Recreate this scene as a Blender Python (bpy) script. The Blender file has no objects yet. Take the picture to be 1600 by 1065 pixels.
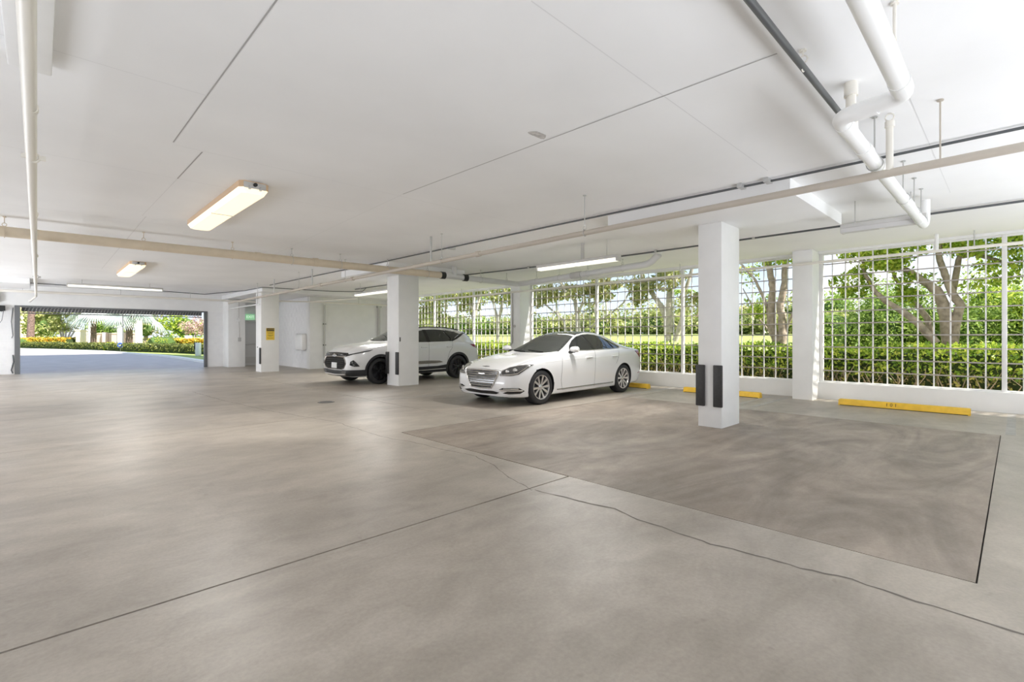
import bpy, bmesh, math, random
import numpy as np
from mathutils import Vector, Matrix
from mathutils.bvhtree import BVHTree

random.seed(7)
rng = np.random.default_rng(7)
S = bpy.context.scene
COL = S.collection
PI = math.pi

# ------------------------------------------------------------------ camera
cam_d = bpy.data.cameras.new('camera')
cam = bpy.data.objects.new('camera', cam_d); COL.objects.link(cam)
cam.location = (0, 0, 1.35)
cam.rotation_euler = (PI/2, 0, -math.atan2(740, 764))
cam_d.sensor_width = 36.0; cam_d.sensor_fit = 'HORIZONTAL'
cam_d.lens = 764.0/1600.0*36.0
cam_d.shift_y = -6.5/1600.0
cam_d.clip_start = 0.05; cam_d.clip_end = 500
S.camera = cam

# ------------------------------------------------------------------ colour, sky, sun, lamps
S.view_settings.view_transform = 'Standard'
S.view_settings.look = 'None'
S.view_settings.gamma = 1.0
S.view_settings.use_curve_mapping = False
S.view_settings.exposure = 0.88
S.cycles.use_denoising = True
S.cycles.max_bounces = 10
S.cycles.diffuse_bounces = 7
S.cycles.glossy_bounces = 4
S.cycles.transparent_max_bounces = 8
S.cycles.sample_clamp_indirect = 6.0

SUN = Vector((0.17, -0.69, 0.70)).normalized()
world = bpy.data.worlds.new('sky'); S.world = world; world.use_nodes = True
nt = world.node_tree; nt.nodes.clear()
out = nt.nodes.new('ShaderNodeOutputWorld'); bg = nt.nodes.new('ShaderNodeBackground')
tc = nt.nodes.new('ShaderNodeTexCoord'); sep = nt.nodes.new('ShaderNodeSeparateXYZ')
ramp = nt.nodes.new('ShaderNodeValToRGB')
nt.links.new(tc.outputs['Generated'], sep.inputs[0]); nt.links.new(sep.outputs['Z'], ramp.inputs[0])
e = ramp.color_ramp.elements
e[0].position = 0.0; e[0].color = (0.80, 0.89, 1.0, 1)
e[1].position = 1.0; e[1].color = (0.34, 0.52, 0.86, 1)
k = e.new(0.22); k.color = (0.46, 0.66, 0.98, 1)
noi = nt.nodes.new('ShaderNodeTexNoise'); noi.inputs['Scale'].default_value = 3.2; noi.inputs['Detail'].default_value = 6
mp = nt.nodes.new('ShaderNodeMapping'); mp.inputs['Scale'].default_value = (1, 1, 2.6)
nt.links.new(tc.outputs['Generated'], mp.inputs[0]); nt.links.new(mp.outputs[0], noi.inputs['Vector'])
cr = nt.nodes.new('ShaderNodeValToRGB'); cr.color_ramp.elements[0].position = 0.50; cr.color_ramp.elements[1].position = 0.66
nt.links.new(noi.outputs[0], cr.inputs[0])
mx = nt.nodes.new('ShaderNodeMix'); mx.data_type = 'RGBA'
nt.links.new(cr.outputs[0], mx.inputs[0]); nt.links.new(ramp.outputs[0], mx.inputs[6]); mx.inputs[7].default_value = (1.0, 1.0, 1.0, 1)
nt.links.new(mx.outputs[2], bg.inputs[0]); bg.inputs[1].default_value = 0.74
nt.links.new(bg.outputs[0], out.inputs[0])

sd = bpy.data.lights.new('sun', 'SUN'); sd.energy = 6.4; sd.angle = 0.009; sd.color = (1.0, 0.95, 0.86)
so = bpy.data.objects.new('sun', sd); COL.objects.link(so)
so.rotation_euler = (-SUN).to_track_quat('-Z', 'Y').to_euler()

CEIL = 3.22
def lamp(x, y, z, sx, sy, w, col=(1, 0.975, 0.94)):
    d = bpy.data.lights.new('fixture_or_fill_lamp', 'AREA'); d.shape = 'RECTANGLE'; d.size = sx; d.size_y = sy  # shared by the fixture lamps and the added fill lamps
    d.energy = w; d.color = col
    o = bpy.data.objects.new('fixture_or_fill_lamp', d); COL.objects.link(o); o.location = (x, y, z); return o
# added fill lamps, unseen at left and behind the camera, thrown up at the ceiling
def bounce(loc, aim, sx, sy, w, col=(0.935, 0.985, 1.07)):
    o = lamp(*loc, sx, sy, w, col); o.name = 'added_bounce_lamp'; o.rotation_euler = Vector(aim).to_track_quat('-Z', 'Y').to_euler(); return o
bounce((-4.3, 3.0, 0.2), (0.10, 0.0, 1.0), 2.5, 6, 130)
bounce((-5.0, 12.0, 0.2), (0.20, 0.0, 1.0), 2.5, 9, 560)
bounce((-5.6, 20.0, 0.2), (0.40, 0.0, 1.0), 2.5, 7, 950)
bounce((2.0, -3.4, 0.2), (0.0, 0.10, 1.0), 10, 2.5, 250)
bounce((8.5, -3.4, 0.2), (0.0, 0.10, 1.0), 3, 2.5, 130)
# the light of the fixtures in view (just under their diffusers)
LAMPS = [(1.86, 7.85, 2.97, 0.24, 2.6, 40), (1.78, 16.6, 2.97, 0.24, 2.6, 25), (1.95, 21.25, 2.93, 2.4, 0.14, 35),
         (7.8, 6.2, 2.73, 0.12, 2.0, 60), (8.05, 15.0, 2.73, 0.12, 2.3, 60)]
for a in LAMPS: lamp(*a)

# ------------------------------------------------------------------ helpers
def mat(name, col, rough=0.5, metal=0.0, spec=0.5, emit=None, noise=None, bump=None, coat=0.0, alpha=None):
    m = bpy.data.materials.new(name); m.use_nodes = True
    n = m.node_tree.nodes; l = m.node_tree.links; b = n['Principled BSDF']
    b.inputs['Base Color'].default_value = (*col, 1); b.inputs['Roughness'].default_value = rough
    b.inputs['Metallic'].default_value = metal; b.inputs['Specular IOR Level'].default_value = spec
    b.inputs['Coat Weight'].default_value = coat; b.inputs['Coat Roughness'].default_value = 0.03
    if emit: b.inputs['Emission Color'].default_value = (*emit[0], 1); b.inputs['Emission Strength'].default_value = emit[1]
    if noise or bump:
        t = n.new('ShaderNodeTexCoord'); q = n.new('ShaderNodeTexNoise'); q.inputs['Detail'].default_value = 5
        q.inputs['Scale'].default_value = (noise or bump)[0]; l.new(t.outputs['Object'], q.inputs['Vector'])
        if noise:
            r = n.new('ShaderNodeValToRGB'); a = noise[1]
            r.color_ramp.elements[0].position = 0.3; r.color_ramp.elements[1].position = 0.7
            r.color_ramp.elements[0].color = (*[c*(1-a) for c in col], 1); r.color_ramp.elements[1].color = (*[min(1, c*(1+a)) for c in col], 1)
            l.new(q.outputs[0], r.inputs[0]); l.new(r.outputs[0], b.inputs['Base Color'])
        if bump:
            u = n.new('ShaderNodeBump'); u.inputs['Strength'].default_value = bump[1]; u.inputs['Distance'].default_value = 0.01
            l.new(q.outputs[0], u.inputs['Height']); l.new(u.outputs[0], b.inputs['Normal'])
    return m

def leaf_mat(name, cols, trans=0.35, rough=0.45):
    m = bpy.data.materials.new(name); m.use_nodes = True
    n = m.node_tree.nodes; l = m.node_tree.links; b = n['Principled BSDF']; o = n['Material Output']
    g = n.new('ShaderNodeNewGeometry'); r = n.new('ShaderNodeValToRGB'); l.new(g.outputs['Random Per Island'], r.inputs[0])
    els = r.color_ramp.elements
    for i, c in enumerate(cols):
        p = i/(len(cols)-1)
        el = els[i] if i < 2 else els.new(p)
        el.position = p; el.color = (*c, 1)
    for i, c in enumerate(cols):
        els[i].position = i/(len(cols)-1); els[i].color = (*c, 1)
    l.new(r.outputs[0], b.inputs['Base Color']); b.inputs['Roughness'].default_value = rough
    b.inputs['Specular IOR Level'].default_value = 0.35
    t = n.new('ShaderNodeBsdfTranslucent'); l.new(r.outputs[0], t.inputs[0])
    x = n.new('ShaderNodeMixShader'); x.inputs[0].default_value = trans
    l.new(b.outputs[0], x.inputs[1]); l.new(t.outputs[0], x.inputs[2]); l.new(x.outputs[0], o.inputs[0])
    return m

def tag(o, label=None, cat=None, group=None, kind=None):
    if label: o['label'] = label
    if cat: o['category'] = cat
    if group: o['group'] = group
    if kind: o['kind'] = kind
    return o

def empty(name, label, cat, loc=(0, 0, 0), rz=0.0, group=None):
    o = bpy.data.objects.new(name, None); COL.objects.link(o); o.location = loc; o.rotation_euler = (0, 0, rz)
    o.empty_display_size = 0.1
    return tag(o, label, cat, group)

def perp(d):
    d = Vector(d).normalized(); a = Vector((0, 0, 1)) if abs(d.z) < 0.9 else Vector((1, 0, 0))
    u = d.cross(a).normalized(); return u, d.cross(u).normalized()

class MB:
    def __init__(s): s.v = []; s.f = []; s.m = []
    def add(s, vs, fs, m=0):
        o = len(s.v); s.v += [tuple(v) for v in vs]; s.f += [tuple(i+o for i in f) for f in fs]; s.m += [m]*len(fs); return s
    def box(s, x0, y0, z0, x1, y1, z1, m=0):
        x0, x1 = min(x0, x1), max(x0, x1); y0, y1 = min(y0, y1), max(y0, y1); z0, z1 = min(z0, z1), max(z0, z1)
        return s.add([(x0,y0,z0),(x1,y0,z0),(x1,y1,z0),(x0,y1,z0),(x0,y0,z1),(x1,y0,z1),(x1,y1,z1),(x0,y1,z1)],
              [(0,3,2,1),(4,5,6,7),(0,1,5,4),(1,2,6,5),(2,3,7,6),(3,0,4,7)], m)
    def bbox(s, x0, y0, z0, x1, y1, z1, b=0.01, m=0):   # box with bevelled vertical and horizontal edges
        bm = bmesh.new(); bmesh.ops.create_cube(bm, size=1)
        for v in bm.verts: v.co = Vector(((x0+x1)/2+v.co.x*abs(x1-x0), (y0+y1)/2+v.co.y*abs(y1-y0), (z0+z1)/2+v.co.z*abs(z1-z0)))
        bmesh.ops.bevel(bm, geom=bm.edges[:], offset=b, segments=2, affect='EDGES', profile=0.5)
        bm.verts.index_update(); s.add([v.co[:] for v in bm.verts], [[v.index for v in f.verts] for f in bm.faces], m); bm.free(); return s
    def tube(s, pts, r, n=10, caps=True, m=0):
        pts = [Vector(p) for p in pts]; rs = r if isinstance(r, (list, tuple)) else [r]*len(pts)
        vs = []; u = None
        for i, p in enumerate(pts):
            d = (pts[min(i+1, len(pts)-1)]-pts[max(i-1, 0)])
            if d.length < 1e-9: d = Vector((0, 0, 1))
            d.normalize()
            if u is None: u, w = perp(d)
            else:
                u = (u-d*u.dot(d)); u = u.normalized() if u.length > 1e-6 else perp(d)[0]; w = d.cross(u)
            for k in range(n):
                a = 2*PI*k/n; vs.append(p+(u*math.cos(a)+w*math.sin(a))*rs[i])
        fs = []
        for i in range(len(pts)-1):
            for k in range(n): fs.append((i*n+k, i*n+(k+1) % n, (i+1)*n+(k+1) % n, (i+1)*n+k))
        if caps: fs.append(tuple(range(n-1, -1, -1))); fs.append(tuple(range((len(pts)-1)*n, len(pts)*n)))
        return s.add(vs, fs, m)
    def cyl(s, a, b, r, r2=None, n=12, m=0): return s.tube([a, b], [r, r if r2 is None else r2], n, True, m)
    def lathe(s, prof, org, axis=(0, 1, 0), n=32, m=0):
        ax = Vector(axis).normalized(); u, w = perp(ax); org = Vector(org); vs = []; fs = []
        for (r, h) in prof:
            for k in range(n):
                a = 2*PI*k/n; vs.append(org+ax*h+(u*math.cos(a)+w*math.sin(a))*r)
        for i in range(len(prof)-1):
            for k in range(n): fs.append((i*n+k, i*n+(k+1) % n, (i+1)*n+(k+1) % n, (i+1)*n+k))
        return s.add(vs, fs, m)
    def torus(s, c, axis, R, r, n=16, k=6, m=0):
        u, w = perp(axis); c = Vector(c); ax = Vector(axis).normalized(); vs = []; fs = []
        for i in range(n):
            a = 2*PI*i/n; d = u*math.cos(a)+w*math.sin(a)
            for j in range(k):
                b = 2*PI*j/k; vs.append(c+d*(R+r*math.cos(b))+ax*r*math.sin(b))
        for i in range(n):
            for j in range(k): fs.append((i*k+j, i*k+(j+1) % k, ((i+1) % n)*k+(j+1) % k, ((i+1) % n)*k+j))
        return s.add(vs, fs, m)
    def prism(s, poly, fn, a0, a1, m=0):
        n = len(poly); vs = [fn(p[0], p[1], a0) for p in poly]+[fn(p[0], p[1], a1) for p in poly]
        fs = [tuple(range(n-1, -1, -1)), tuple(range(n, 2*n))]+[(i, (i+1) % n, n+(i+1) % n, n+i) for i in range(n)]
        return s.add(vs, fs, m)
    def build(s, name, mats, parent=None, smooth=40, fix=True):
        me = bpy.data.meshes.new(name); me.from_pydata(s.v, [], s.f)
        for q in (mats if isinstance(mats, (list, tuple)) else [mats]): me.materials.append(q)
        if any(s.m): me.polygons.foreach_set('material_index', s.m)
        if fix:
            bm = bmesh.new(); bm.from_mesh(me); bmesh.ops.recalc_face_normals(bm, faces=bm.faces[:]); bm.to_mesh(me); bm.free()
        if smooth: me.shade_smooth(); me.set_sharp_from_angle(angle=math.radians(smooth))
        me.update()
        o = bpy.data.objects.new(name, me); COL.objects.link(o)
        if parent: o.parent = parent
        return o

def struct(o): o['kind'] = 'structure'; return o
def copy_tree(o, parent=None):
    c = o.copy(); COL.objects.link(c); c.parent = parent
    for ch in list(o.children): copy_tree(ch, c)
    return c
def dup(o, loc): c = o.copy(); COL.objects.link(c); c.location = loc; return c

def text_obj(body, size, m, parent, M, name='lettering', depth=0.001):
    cu = bpy.data.curves.new(name, 'FONT'); cu.body = body; cu.size = size; cu.extrude = depth
    cu.align_x = 'CENTER'; cu.align_y = 'CENTER'; cu.resolution_u = 3
    t = bpy.data.objects.new('tmp', cu); COL.objects.link(t)
    dg = bpy.context.evaluated_depsgraph_get(); me = bpy.data.meshes.new_from_object(t.evaluated_get(dg))
    bpy.data.objects.remove(t); bpy.data.curves.remove(cu)
    me.materials.clear(); me.materials.append(m); me.transform(M)
    o = bpy.data.objects.new(name, me); COL.objects.link(o); o.parent = parent; return o

# ------------------------------------------------------------------ materials
WHITE = mat('white_paint', (0.83, 0.83, 0.82), 0.55, noise=(3.0, 0.025), bump=(60, 0.08))
CEILM = mat('ceiling_paint', (0.86, 0.86, 0.86), 0.7, noise=(0.9, 0.03), bump=(9, 0.10))
BLOCK = mat('block_paint', (0.80, 0.80, 0.80), 0.6, noise=(5, 0.03), bump=(90, 0.15))
PVC = mat('white_pvc', (0.84, 0.84, 0.83), 0.3)
BEIGE = mat('beige_cast_iron_paint', (0.68, 0.59, 0.46), 0.5, noise=(6, 0.05))
CREAM = mat('cream_paint', (0.80, 0.77, 0.70), 0.45)
TAUPE = mat('sprinkler_pipe_paint', (0.50, 0.45, 0.385), 0.5)
GREYPIPE = mat('grey_pvc', (0.66, 0.66, 0.65), 0.4)
DARKCON = mat('dark_conduit', (0.10, 0.105, 0.11), 0.45)
STEEL = mat('galvanised_steel', (0.55, 0.55, 0.54), 0.4, 0.6)
RUBBER = mat('black_rubber', (0.018, 0.018, 0.018), 0.55)
GUARD = mat('guard_rubber', (0.035, 0.034, 0.034), 0.5, noise=(30, 0.2))
YELLOW = mat('yellow_paint', (0.84, 0.52, 0.04), 0.5, noise=(8, 0.10))
BLACKP = mat('black_print', (0.02, 0.018, 0.015), 0.6)
LATT = mat('lattice_paint', (0.78, 0.77, 0.76), 0.45)
LATH = mat('lattice_shaded', (0.40, 0.36, 0.33), 0.45)  # white paint darkened: shade on the horizontal bars put into the colour
FRAME = mat('grey_frame', (0.16, 0.165, 0.17), 0.45, 0.3)
DOORM = mat('door_paint', (0.62, 0.62, 0.61), 0.5)
GALV = mat('fixture_grey', (0.55, 0.54, 0.52), 0.5)
TAN = mat('fixture_tan', (0.66, 0.47, 0.30), 0.5)
LITW = mat('lit_diffuser_warm', (0.9, 0.85, 0.7), 0.4, emit=((1.0, 0.84, 0.58), 0.50))
LITC = mat('lit_diffuser', (0.9, 0.9, 0.85), 0.4, emit=((1.0, 0.96, 0.84), 0.52))
BARK = mat('bark', (0.36, 0.29, 0.24), 0.9, noise=(9, 0.35), bump=(25, 0.6))
PALEBARK = mat('pale_bark', (0.50, 0.46, 0.41), 0.85, noise=(7, 0.25), bump=(20, 0.4))

def concrete(name, base, dark, sw, rough0, rough1):
    m = bpy.data.materials.new(name); m.use_nodes = True
    n = m.node_tree.nodes; l = m.node_tree.links; b = n['Principled BSDF']
    t = n.new('ShaderNodeTexCoord')
    def noise(scale, det=6, stretch=(1, 1, 1), dist=0.0, rot=0.0):
        mpn = n.new('ShaderNodeMapping'); mpn.inputs['Scale'].default_value = stretch; mpn.inputs['Rotation'].default_value = (0, 0, rot)
        l.new(t.outputs['Object'], mpn.inputs[0])
        q = n.new('ShaderNodeTexNoise'); q.inputs['Scale'].default_value = scale; q.inputs['Detail'].default_value = det
        q.inputs['Distortion'].default_value = dist; q.inputs['Roughness'].default_value = 0.6
        l.new(mpn.outputs[0], q.inputs['Vector']); return q.outputs[0]
    def ramp2(src, p0, p1, c0, c1):
        r = n.new('ShaderNodeValToRGB'); r.color_ramp.elements[0].position = p0; r.color_ramp.elements[1].position = p1
        r.color_ramp.elements[0].color = (*c0, 1); r.color_ramp.elements[1].color = (*c1, 1); l.new(src, r.inputs[0]); return r.outputs[0]
    def mult(a, c, f):
        x = n.new('ShaderNodeMix'); x.data_type = 'RGBA'; x.blend_type = 'MULTIPLY'; x.inputs[0].default_value = f
        l.new(a, x.inputs[6]); l.new(c, x.inputs[7]); return x.outputs[2]
    big = ramp2(noise(0.45, 5, (1, 1, 1), 0.8), 0.35, 0.68, dark, base)
    swirl = ramp2(noise(sw[0], 8, sw[1], sw[2], sw[4]), 0.36, 0.62, (sw[3],)*3, (1, 1, 1))
    fine = mult(ramp2(noise(45, 3), 0.3, 0.7, (0.86, 0.86, 0.86), (1, 1, 1)), ramp2(noise(2.6, 10, (1, 1.5, 1), 0.9), 0.34, 0.62, (0.83, 0.825, 0.815), (1, 1, 1)), 0.9)
    spots = ramp2(noise(5.5, 2, (1, 1, 1), 0.3), 0.24, 0.30, (0.72, 0.70, 0.68), (1, 1, 1))
    c = mult(mult(mult(big, swirl, 0.9), fine, 1.0), spots, 0.5)
    l.new(c, b.inputs['Base Color'])
    rr = n.new('ShaderNodeMapRange'); rr.inputs[3].default_value = rough0; rr.inputs[4].default_value = rough1
    l.new(noise(1.1, 6, (1, 1, 1), 0.6), rr.inputs[0]); l.new(rr.outputs[0], b.inputs['Roughness'])
    bp = n.new('ShaderNodeBump'); bp.inputs['Strength'].default_value = 0.06; bp.inputs['Distance'].default_value = 0.01
    l.new(noise(60, 4), bp.inputs['Height']); l.new(bp.outputs[0], b.inputs['Normal'])
    b.inputs['Specular IOR Level'].default_value = 0.33
    return m
CONC = concrete('concrete_floor', (0.53, 0.475, 0.405), (0.415, 0.365, 0.31), (0.9, (0.40, 1.0, 1), 1.4, 0.76, 0.1), 0.27, 0.52)
PATCH = concrete('brown_concrete', (0.47, 0.40, 0.335), (0.335, 0.28, 0.23), (0.75, (0.5, 1.3, 1), 2.6, 0.62, 0.5), 0.42, 0.68)
GROUT = mat('joint_dirt', (0.035, 0.033, 0.03), 0.9)
CRACK = mat('crack_dirt', (0.17, 0.15, 0.13), 0.9)
ASPH = mat('asphalt', (0.46, 0.41, 0.395), 0.85, noise=(1.2, 0.10), bump=(80, 0.3))
KERB = mat('kerb_concrete', (0.75, 0.73, 0.69), 0.8)
LAWN = mat('lawn_green', (0.30, 0.36, 0.10), 0.9, noise=(1.5, 0.3), bump=(30, 0.8))
SOIL = mat('soil', (0.16, 0.12, 0.08), 0.95, noise=(5, 0.3))

# ------------------------------------------------------------------ structure: floor
struct(MB().box(-8, -12, -0.30, 12.45, 25.40, -0.02).build('floor', GROUT, smooth=0))
FLOOR = bpy.data.objects['floor']
up = lambda x, y, z: (x, y, z)
g = 0.0085
def slab(poly, m): return MB().prism(poly, up, -0.0199, 0.0).build('floor_slab', m, FLOOR, smooth=0)
slab([(-8, -12), (12.44, -12), (12.44, 6.05-g), (9.48, 6.05-g), (9.48, 0.15), (3.69, 0.15), (3.69, 3.02-g), (-8, 3.02-g)], CONC)
slab([(-8, 3.02+g), (3.69-g, 3.02+g), (3.69-g, 6.05+g), (5.12-g, 6.05+g), (5.12-g, 8.2-g), (-8, 8.2-g)], CONC)
slab([(-8, 8.2), (5.12-g, 8.2), (5.12-g, 25.4), (-8, 25.4)], CONC)
slab([(5.12+g, 9.83+g), (12.44, 9.83+g), (12.44, 25.4), (5.12+g, 25.4)], CONC)
slab([(5.12, 6.05+g), (12.44, 6.05+g), (12.44, 9.83-g), (5.12, 9.83-g)], CONC)
s = slab([(3.69+g, 0.15+g), (9.48-g, 0.15+g), (9.48-g, 6.05-g), (3.69+g, 6.05-g)], PATCH); s['label'] = 'darker brown stained concrete slab around the near pillar'
# wandering cracks
def crack(pts, w=0.0085):
    P = [Vector((x, y, 0)) for x, y in pts]; fine = []
    for a, b in zip(P, P[1:]):
        n = max(2, int((b-a).length/0.06))
        for i in range(n): fine.append(a.lerp(b, i/n))
    fine.append(P[-1]); vs = []; fs = []
    off = 0
    for i, p in enumerate(fine):
        off = off*0.85+random.uniform(-0.012, 0.012); ww = w*random.uniform(0.5, 1.2)
        d = (fine[min(i+1, len(fine)-1)]-fine[max(i-1, 0)]).normalized(); nn = Vector((-d.y, d.x, 0))
        vs += [p+nn*(off+ww)+Vector((0, 0, .0012)), p+nn*(off-ww)+Vector((0, 0, .0012))]
        if i: fs.append((2*i-2, 2*i-1, 2*i+1, 2*i))
    mb = MB(); mb.add(vs, fs); return mb.build('crack', CRACK, FLOOR, smooth=0, fix=False)
crack([(3.40, 7.42), (3.34, 5.92), (3.43, 5.43), (3.57, 4.26), (3.28, 3.38), (3.14, 2.96)], 0.005)
crack([(3.14, 2.96), (3.24, 2.2), (3.17, 1.82), (3.14, 1.39), (3.18, 1.12), (3.19, 0.88), (3.25, 0.64), (3.21, 0.36), (3.22, 0.15), (3.24, -0.3), (3.3, -1.2)])
crack([(2.71, 14.08), (2.89, 11.01), (3.1, 9.07), (3.4, 7.42)], 0.006)
GREYLINE = mat('worn_grey_stripe', (0.40, 0.38, 0.355), 0.6, noise=(6, 0.15))
for (x0, x1, y) in ((9.7, 12.2, 6.35), (9.9, 12.0, 3.55), (9.9, 12.0, 3.9), (9.6, 12.2, 0.06), (5.3, 9.5, 9.4)):
    MB().box(x0, y-0.05, 0.0003, x1, y+0.05, 0.0018).build('parking_stripe', GREYLINE, FLOOR, smooth=0)

# ------------------------------------------------------------------ ceiling and shell
ceil = struct(MB().box(-8.2, -12.2, CEIL, 12.50, 25.6, CEIL+0.3).build('ceiling', CEILM, smooth=0))
def drop(x0, y0, x1, y1, z=3.05): return MB().box(x0, y0, z, x1, y1, CEIL-0.001).build('drop_panel', CEILM, ceil, smooth=0)
drop(6.33, 1.85, 8.75, 4.40); drop(6.25, 10.85, 8.65, 13.50); drop(6.0, 19.6, 12.3, 25.2); drop(-2.9, 21.95, -0.2, 24.4)
SEAM = mat('faint_seam_line', (0.74, 0.74, 0.74), 0.8)  # slightly greyer than the ceiling, for the faint formwork seams
SEAMD = mat('seam_dirt', (0.42, 0.41, 0.40), 0.8)
for (a, b, w, m) in (((0.95, 2.85), (0.93, 5.64), .005, SEAMD), ((1.19, 5.73), (1.18, 6.9), .006, SEAMD), ((1.18, 6.9), (1.15, 9.4), .003, SEAM), ((3.43, 5.59), (3.5, 1.1), .006, SEAMD),
                  ((3.43, 5.59), (3.9, 12.5), .003, SEAM), ((0.95, 4.37), (-3, 4.37), .003, SEAM), ((0.95, 5.7), (8, 5.7), .003, SEAM), ((1.2, 9.4), (1.25, 17.5), .006, SEAM), ((-1, 9.9), (6, 9.9), .003, SEAM),
                  ((1.97, 1.88), (5.9, 1.95), .004, SEAM), ((4.23, 0.58), (8.5, 0.6), .003, SEAM), ((0.9, 13.2), (6, 13.2), .003, SEAM), ((-3, 6.9), (3.4, 6.9), .003, SEAM)):
    d = (Vector(b)-Vector(a)).normalized(); nn = Vector((-d.y, d.x))*w
    MB().add([(a[0]+nn.x, a[1]+nn.y, CEIL-.002), (a[0]-nn.x, a[1]-nn.y, CEIL-.002), (b[0]-nn.x, b[1]-nn.y, CEIL-.002), (b[0]+nn.x, b[1]+nn.y, CEIL-.002)], [(0, 1, 2, 3)]).build('formwork_seam', m, ceil, smooth=0, fix=False)
blob = [(3.32+0.10*math.cos(a)*(1+.2*math.sin(3*a)), 3.08+0.06*math.sin(a)*(1+.3*math.cos(2*a))) for a in [i*PI/8 for i in range(16)]]
MB().prism(blob, up, CEIL-.004, CEIL-.001).build('bare_concrete_spot', mat('bare_concrete', (0.50, 0.48, 0.46), 0.9, noise=(20, 0.3)), ceil, smooth=0)
# upper storeys: they throw the long shadow over the driveway
struct(MB().box(-40, -12.2, CEIL+0.31, 12.50, 25.9, 25).build('wall_upper_storeys', WHITE, smooth=0))
struct(MB().box(-8.2, -12.2, -0.3, -8.0, 25.6, CEIL).build('wall_left', mat('darkened_wall_paint', (0.27, 0.245, 0.22), 0.7), smooth=0))  # unseen wall, coloured dark to keep light off the left-facing sides
struct(MB().box(-8.0, -12.2, -0.3, 12.6, -12.0, CEIL).build('wall_back', WHITE, smooth=0))

# right wall: low sill wall, edge strip over the openings, piers
wr = MB()
wr.box(12.30, -12, -0.3, 12.50, 20.75, 0.36)
wr.box(12.30, -12, 3.17, 12.50, 20.75, CEIL)
WR = struct(wr.build('wall_right', WHITE, smooth=0))
for (y0, y1) in ((3.03, 3.42), (11.85, 12.32), (20.35, 20.75), (-6.0, -5.6)):
    MB().bbox(11.85, y0, -0.01, 12.52, y1, CEIL-0.002, 0.012).build('pier', WHITE, WR)
struct(MB().box(12.30, 20.75, -0.3, 12.6, 25.6, CEIL).build('wall_far_corner', WHITE, smooth=0))

# lattice screens
bar_v = MB().box(-0.010, -0.011, 0.36, 0.030, 0.011, 3.17).v
def lattice(y0, y1, label):
    root = empty('lattice_screen', label, 'screen', (12.40, y0, 0.36), group=None)
    L = y1-y0
    me_v = MB().box(-0.006, -0.011, 0, 0.008, 0.011, 2.81); v0 = me_v.build('vertical_bar', LATT, root, 0)
    h0 = MB().box(-0.016, 0, -0.012, -0.0125, L, 0.012).box(-0.0125, 0, -0.006, 0.014, L, 0.006)  .build('horizontal_bar', LATH, root, 0)
    nP = 3; step = L/(nP*round(L/nP/0.247)); n = round(L/step); postk = set(round(n*i/nP) for i in range(nP+1))
    first = True; pfirst = None
    for k in range(n+1):
        y = k*step
        if k in postk:
            w = 0.035
            yy = min(max(y, w), L-w)
            p = MB().bbox(-0.03, yy-w, 0, 0.06, yy+w, 2.81, 0.006).build('post', LATT, root)
            continue
        if first: v0.location = (0, y, 0); first = False
        else: dup(v0, (0, y, 0))
    for i in range(1, 11):
        z = 0.257*i
        if i == 1: h0.location = (0, 0, z)
        else: dup(h0, (0, 0, z))
    MB().box(-0.02, 0, -0.0, 0.04, L, 0.03).build('bottom_rail', LATT, root, 0)
    MB().box(-0.02, 0, 2.78, 0.04, L, 2.81).build('top_rail', LATT, root, 0)
lattice(-5.6, 3.03, 'white metal lattice screen nearest the camera, behind the wheel stop numbered 101')
lattice(3.42, 11.85, 'white metal lattice screen of the middle bay, behind the white sedan')
lattice(12.32, 20.35, 'white metal lattice screen of the far bay, behind the white SUV')

# ------------------------------------------------------------------ far end wall with garage opening
def block_wall(name, org, du, length, z0, z1, thick, parent, bl=0.40, bh=0.203, gap=0.012):
    # running-bond masonry: each course of blocks stands proud of the joints
    org = Vector(org); du = Vector(du).normalized(); nn = Vector((du.y, -du.x, 0)); mb = MB(); r = 0; z = z0
    mb.prism([(0, z0), (length, z0), (length, z1), (0, z1)], lambda a, b, c: org+du*a+nn*c+Vector((0, 0, b)), -thick, -0.006)
    while z < z1-0.02:
        zt = min(z+bh, z1); x = -bl/2 if r % 2 else 0.0
        while x < length-0.02:
            a = max(x, 0)+gap/2; b = min(x+bl, length)-gap/2
            if b-a > 0.02:
                jj = random.uniform(-0.0006, 0.0006)
                mb.prism([(a, z+gap/2), (b, z+gap/2), (b, zt-gap/2), (a, zt-gap/2)], lambda p, q, c: org+du*p+nn*c+Vector((0, 0, q)), -0.0065, jj)
            x += bl
        z = zt; r += 1
    o = mb.build(name, BLOCK, parent, smooth=0, fix=True); o['kind'] = 'structure' if parent is None else 'stuff'; return o
YE = 25.2
we = MB()
we.box(-8, YE, 2.47, 6.1, YE+0.35, CEIL)           # header
we.box(-8, YE+0.01, -0.3, -0.62, YE+0.35, 2.47)    # left of the opening
we.box(5.42, YE+0.01, -0.3, 6.1, YE+0.35, 2.47)
we.box(6.1, YE+0.2, -0.3, 12.45, YE+0.5, CEIL)
WE = struct(we.build('wall_far', WHITE, smooth=0))
block_wall('block_courses', (-8, YE+0.005, 0), (1, 0, 0), 7.35, 0, 2.47, 0.02, WE)
block_wall('block_courses', (5.45, YE+0.005, 0), (1, 0, 0), 0.62, 0, 2.47, 0.02, WE)
block_wall('block_courses', (6.75, YE+0.20, 0), (1, 0, 0), 1.45, 0, 3.04, 0.02, WE)
MB().bbox(6.05, 24.35, -0.01, 6.74, YE+0.3, 3.04, 0.012).build('pier', WHITE, WE)
ws = struct(MB().box(8.22, 20.75, -0.3, 12.3, 25.4, CEIL).build('wall_side', WHITE, smooth=0))
block_wall('block_courses', (8.215, YE+0.2, 0), (0, -1, 0), 4.65, 0, 3.04, 0.004, ws)
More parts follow.
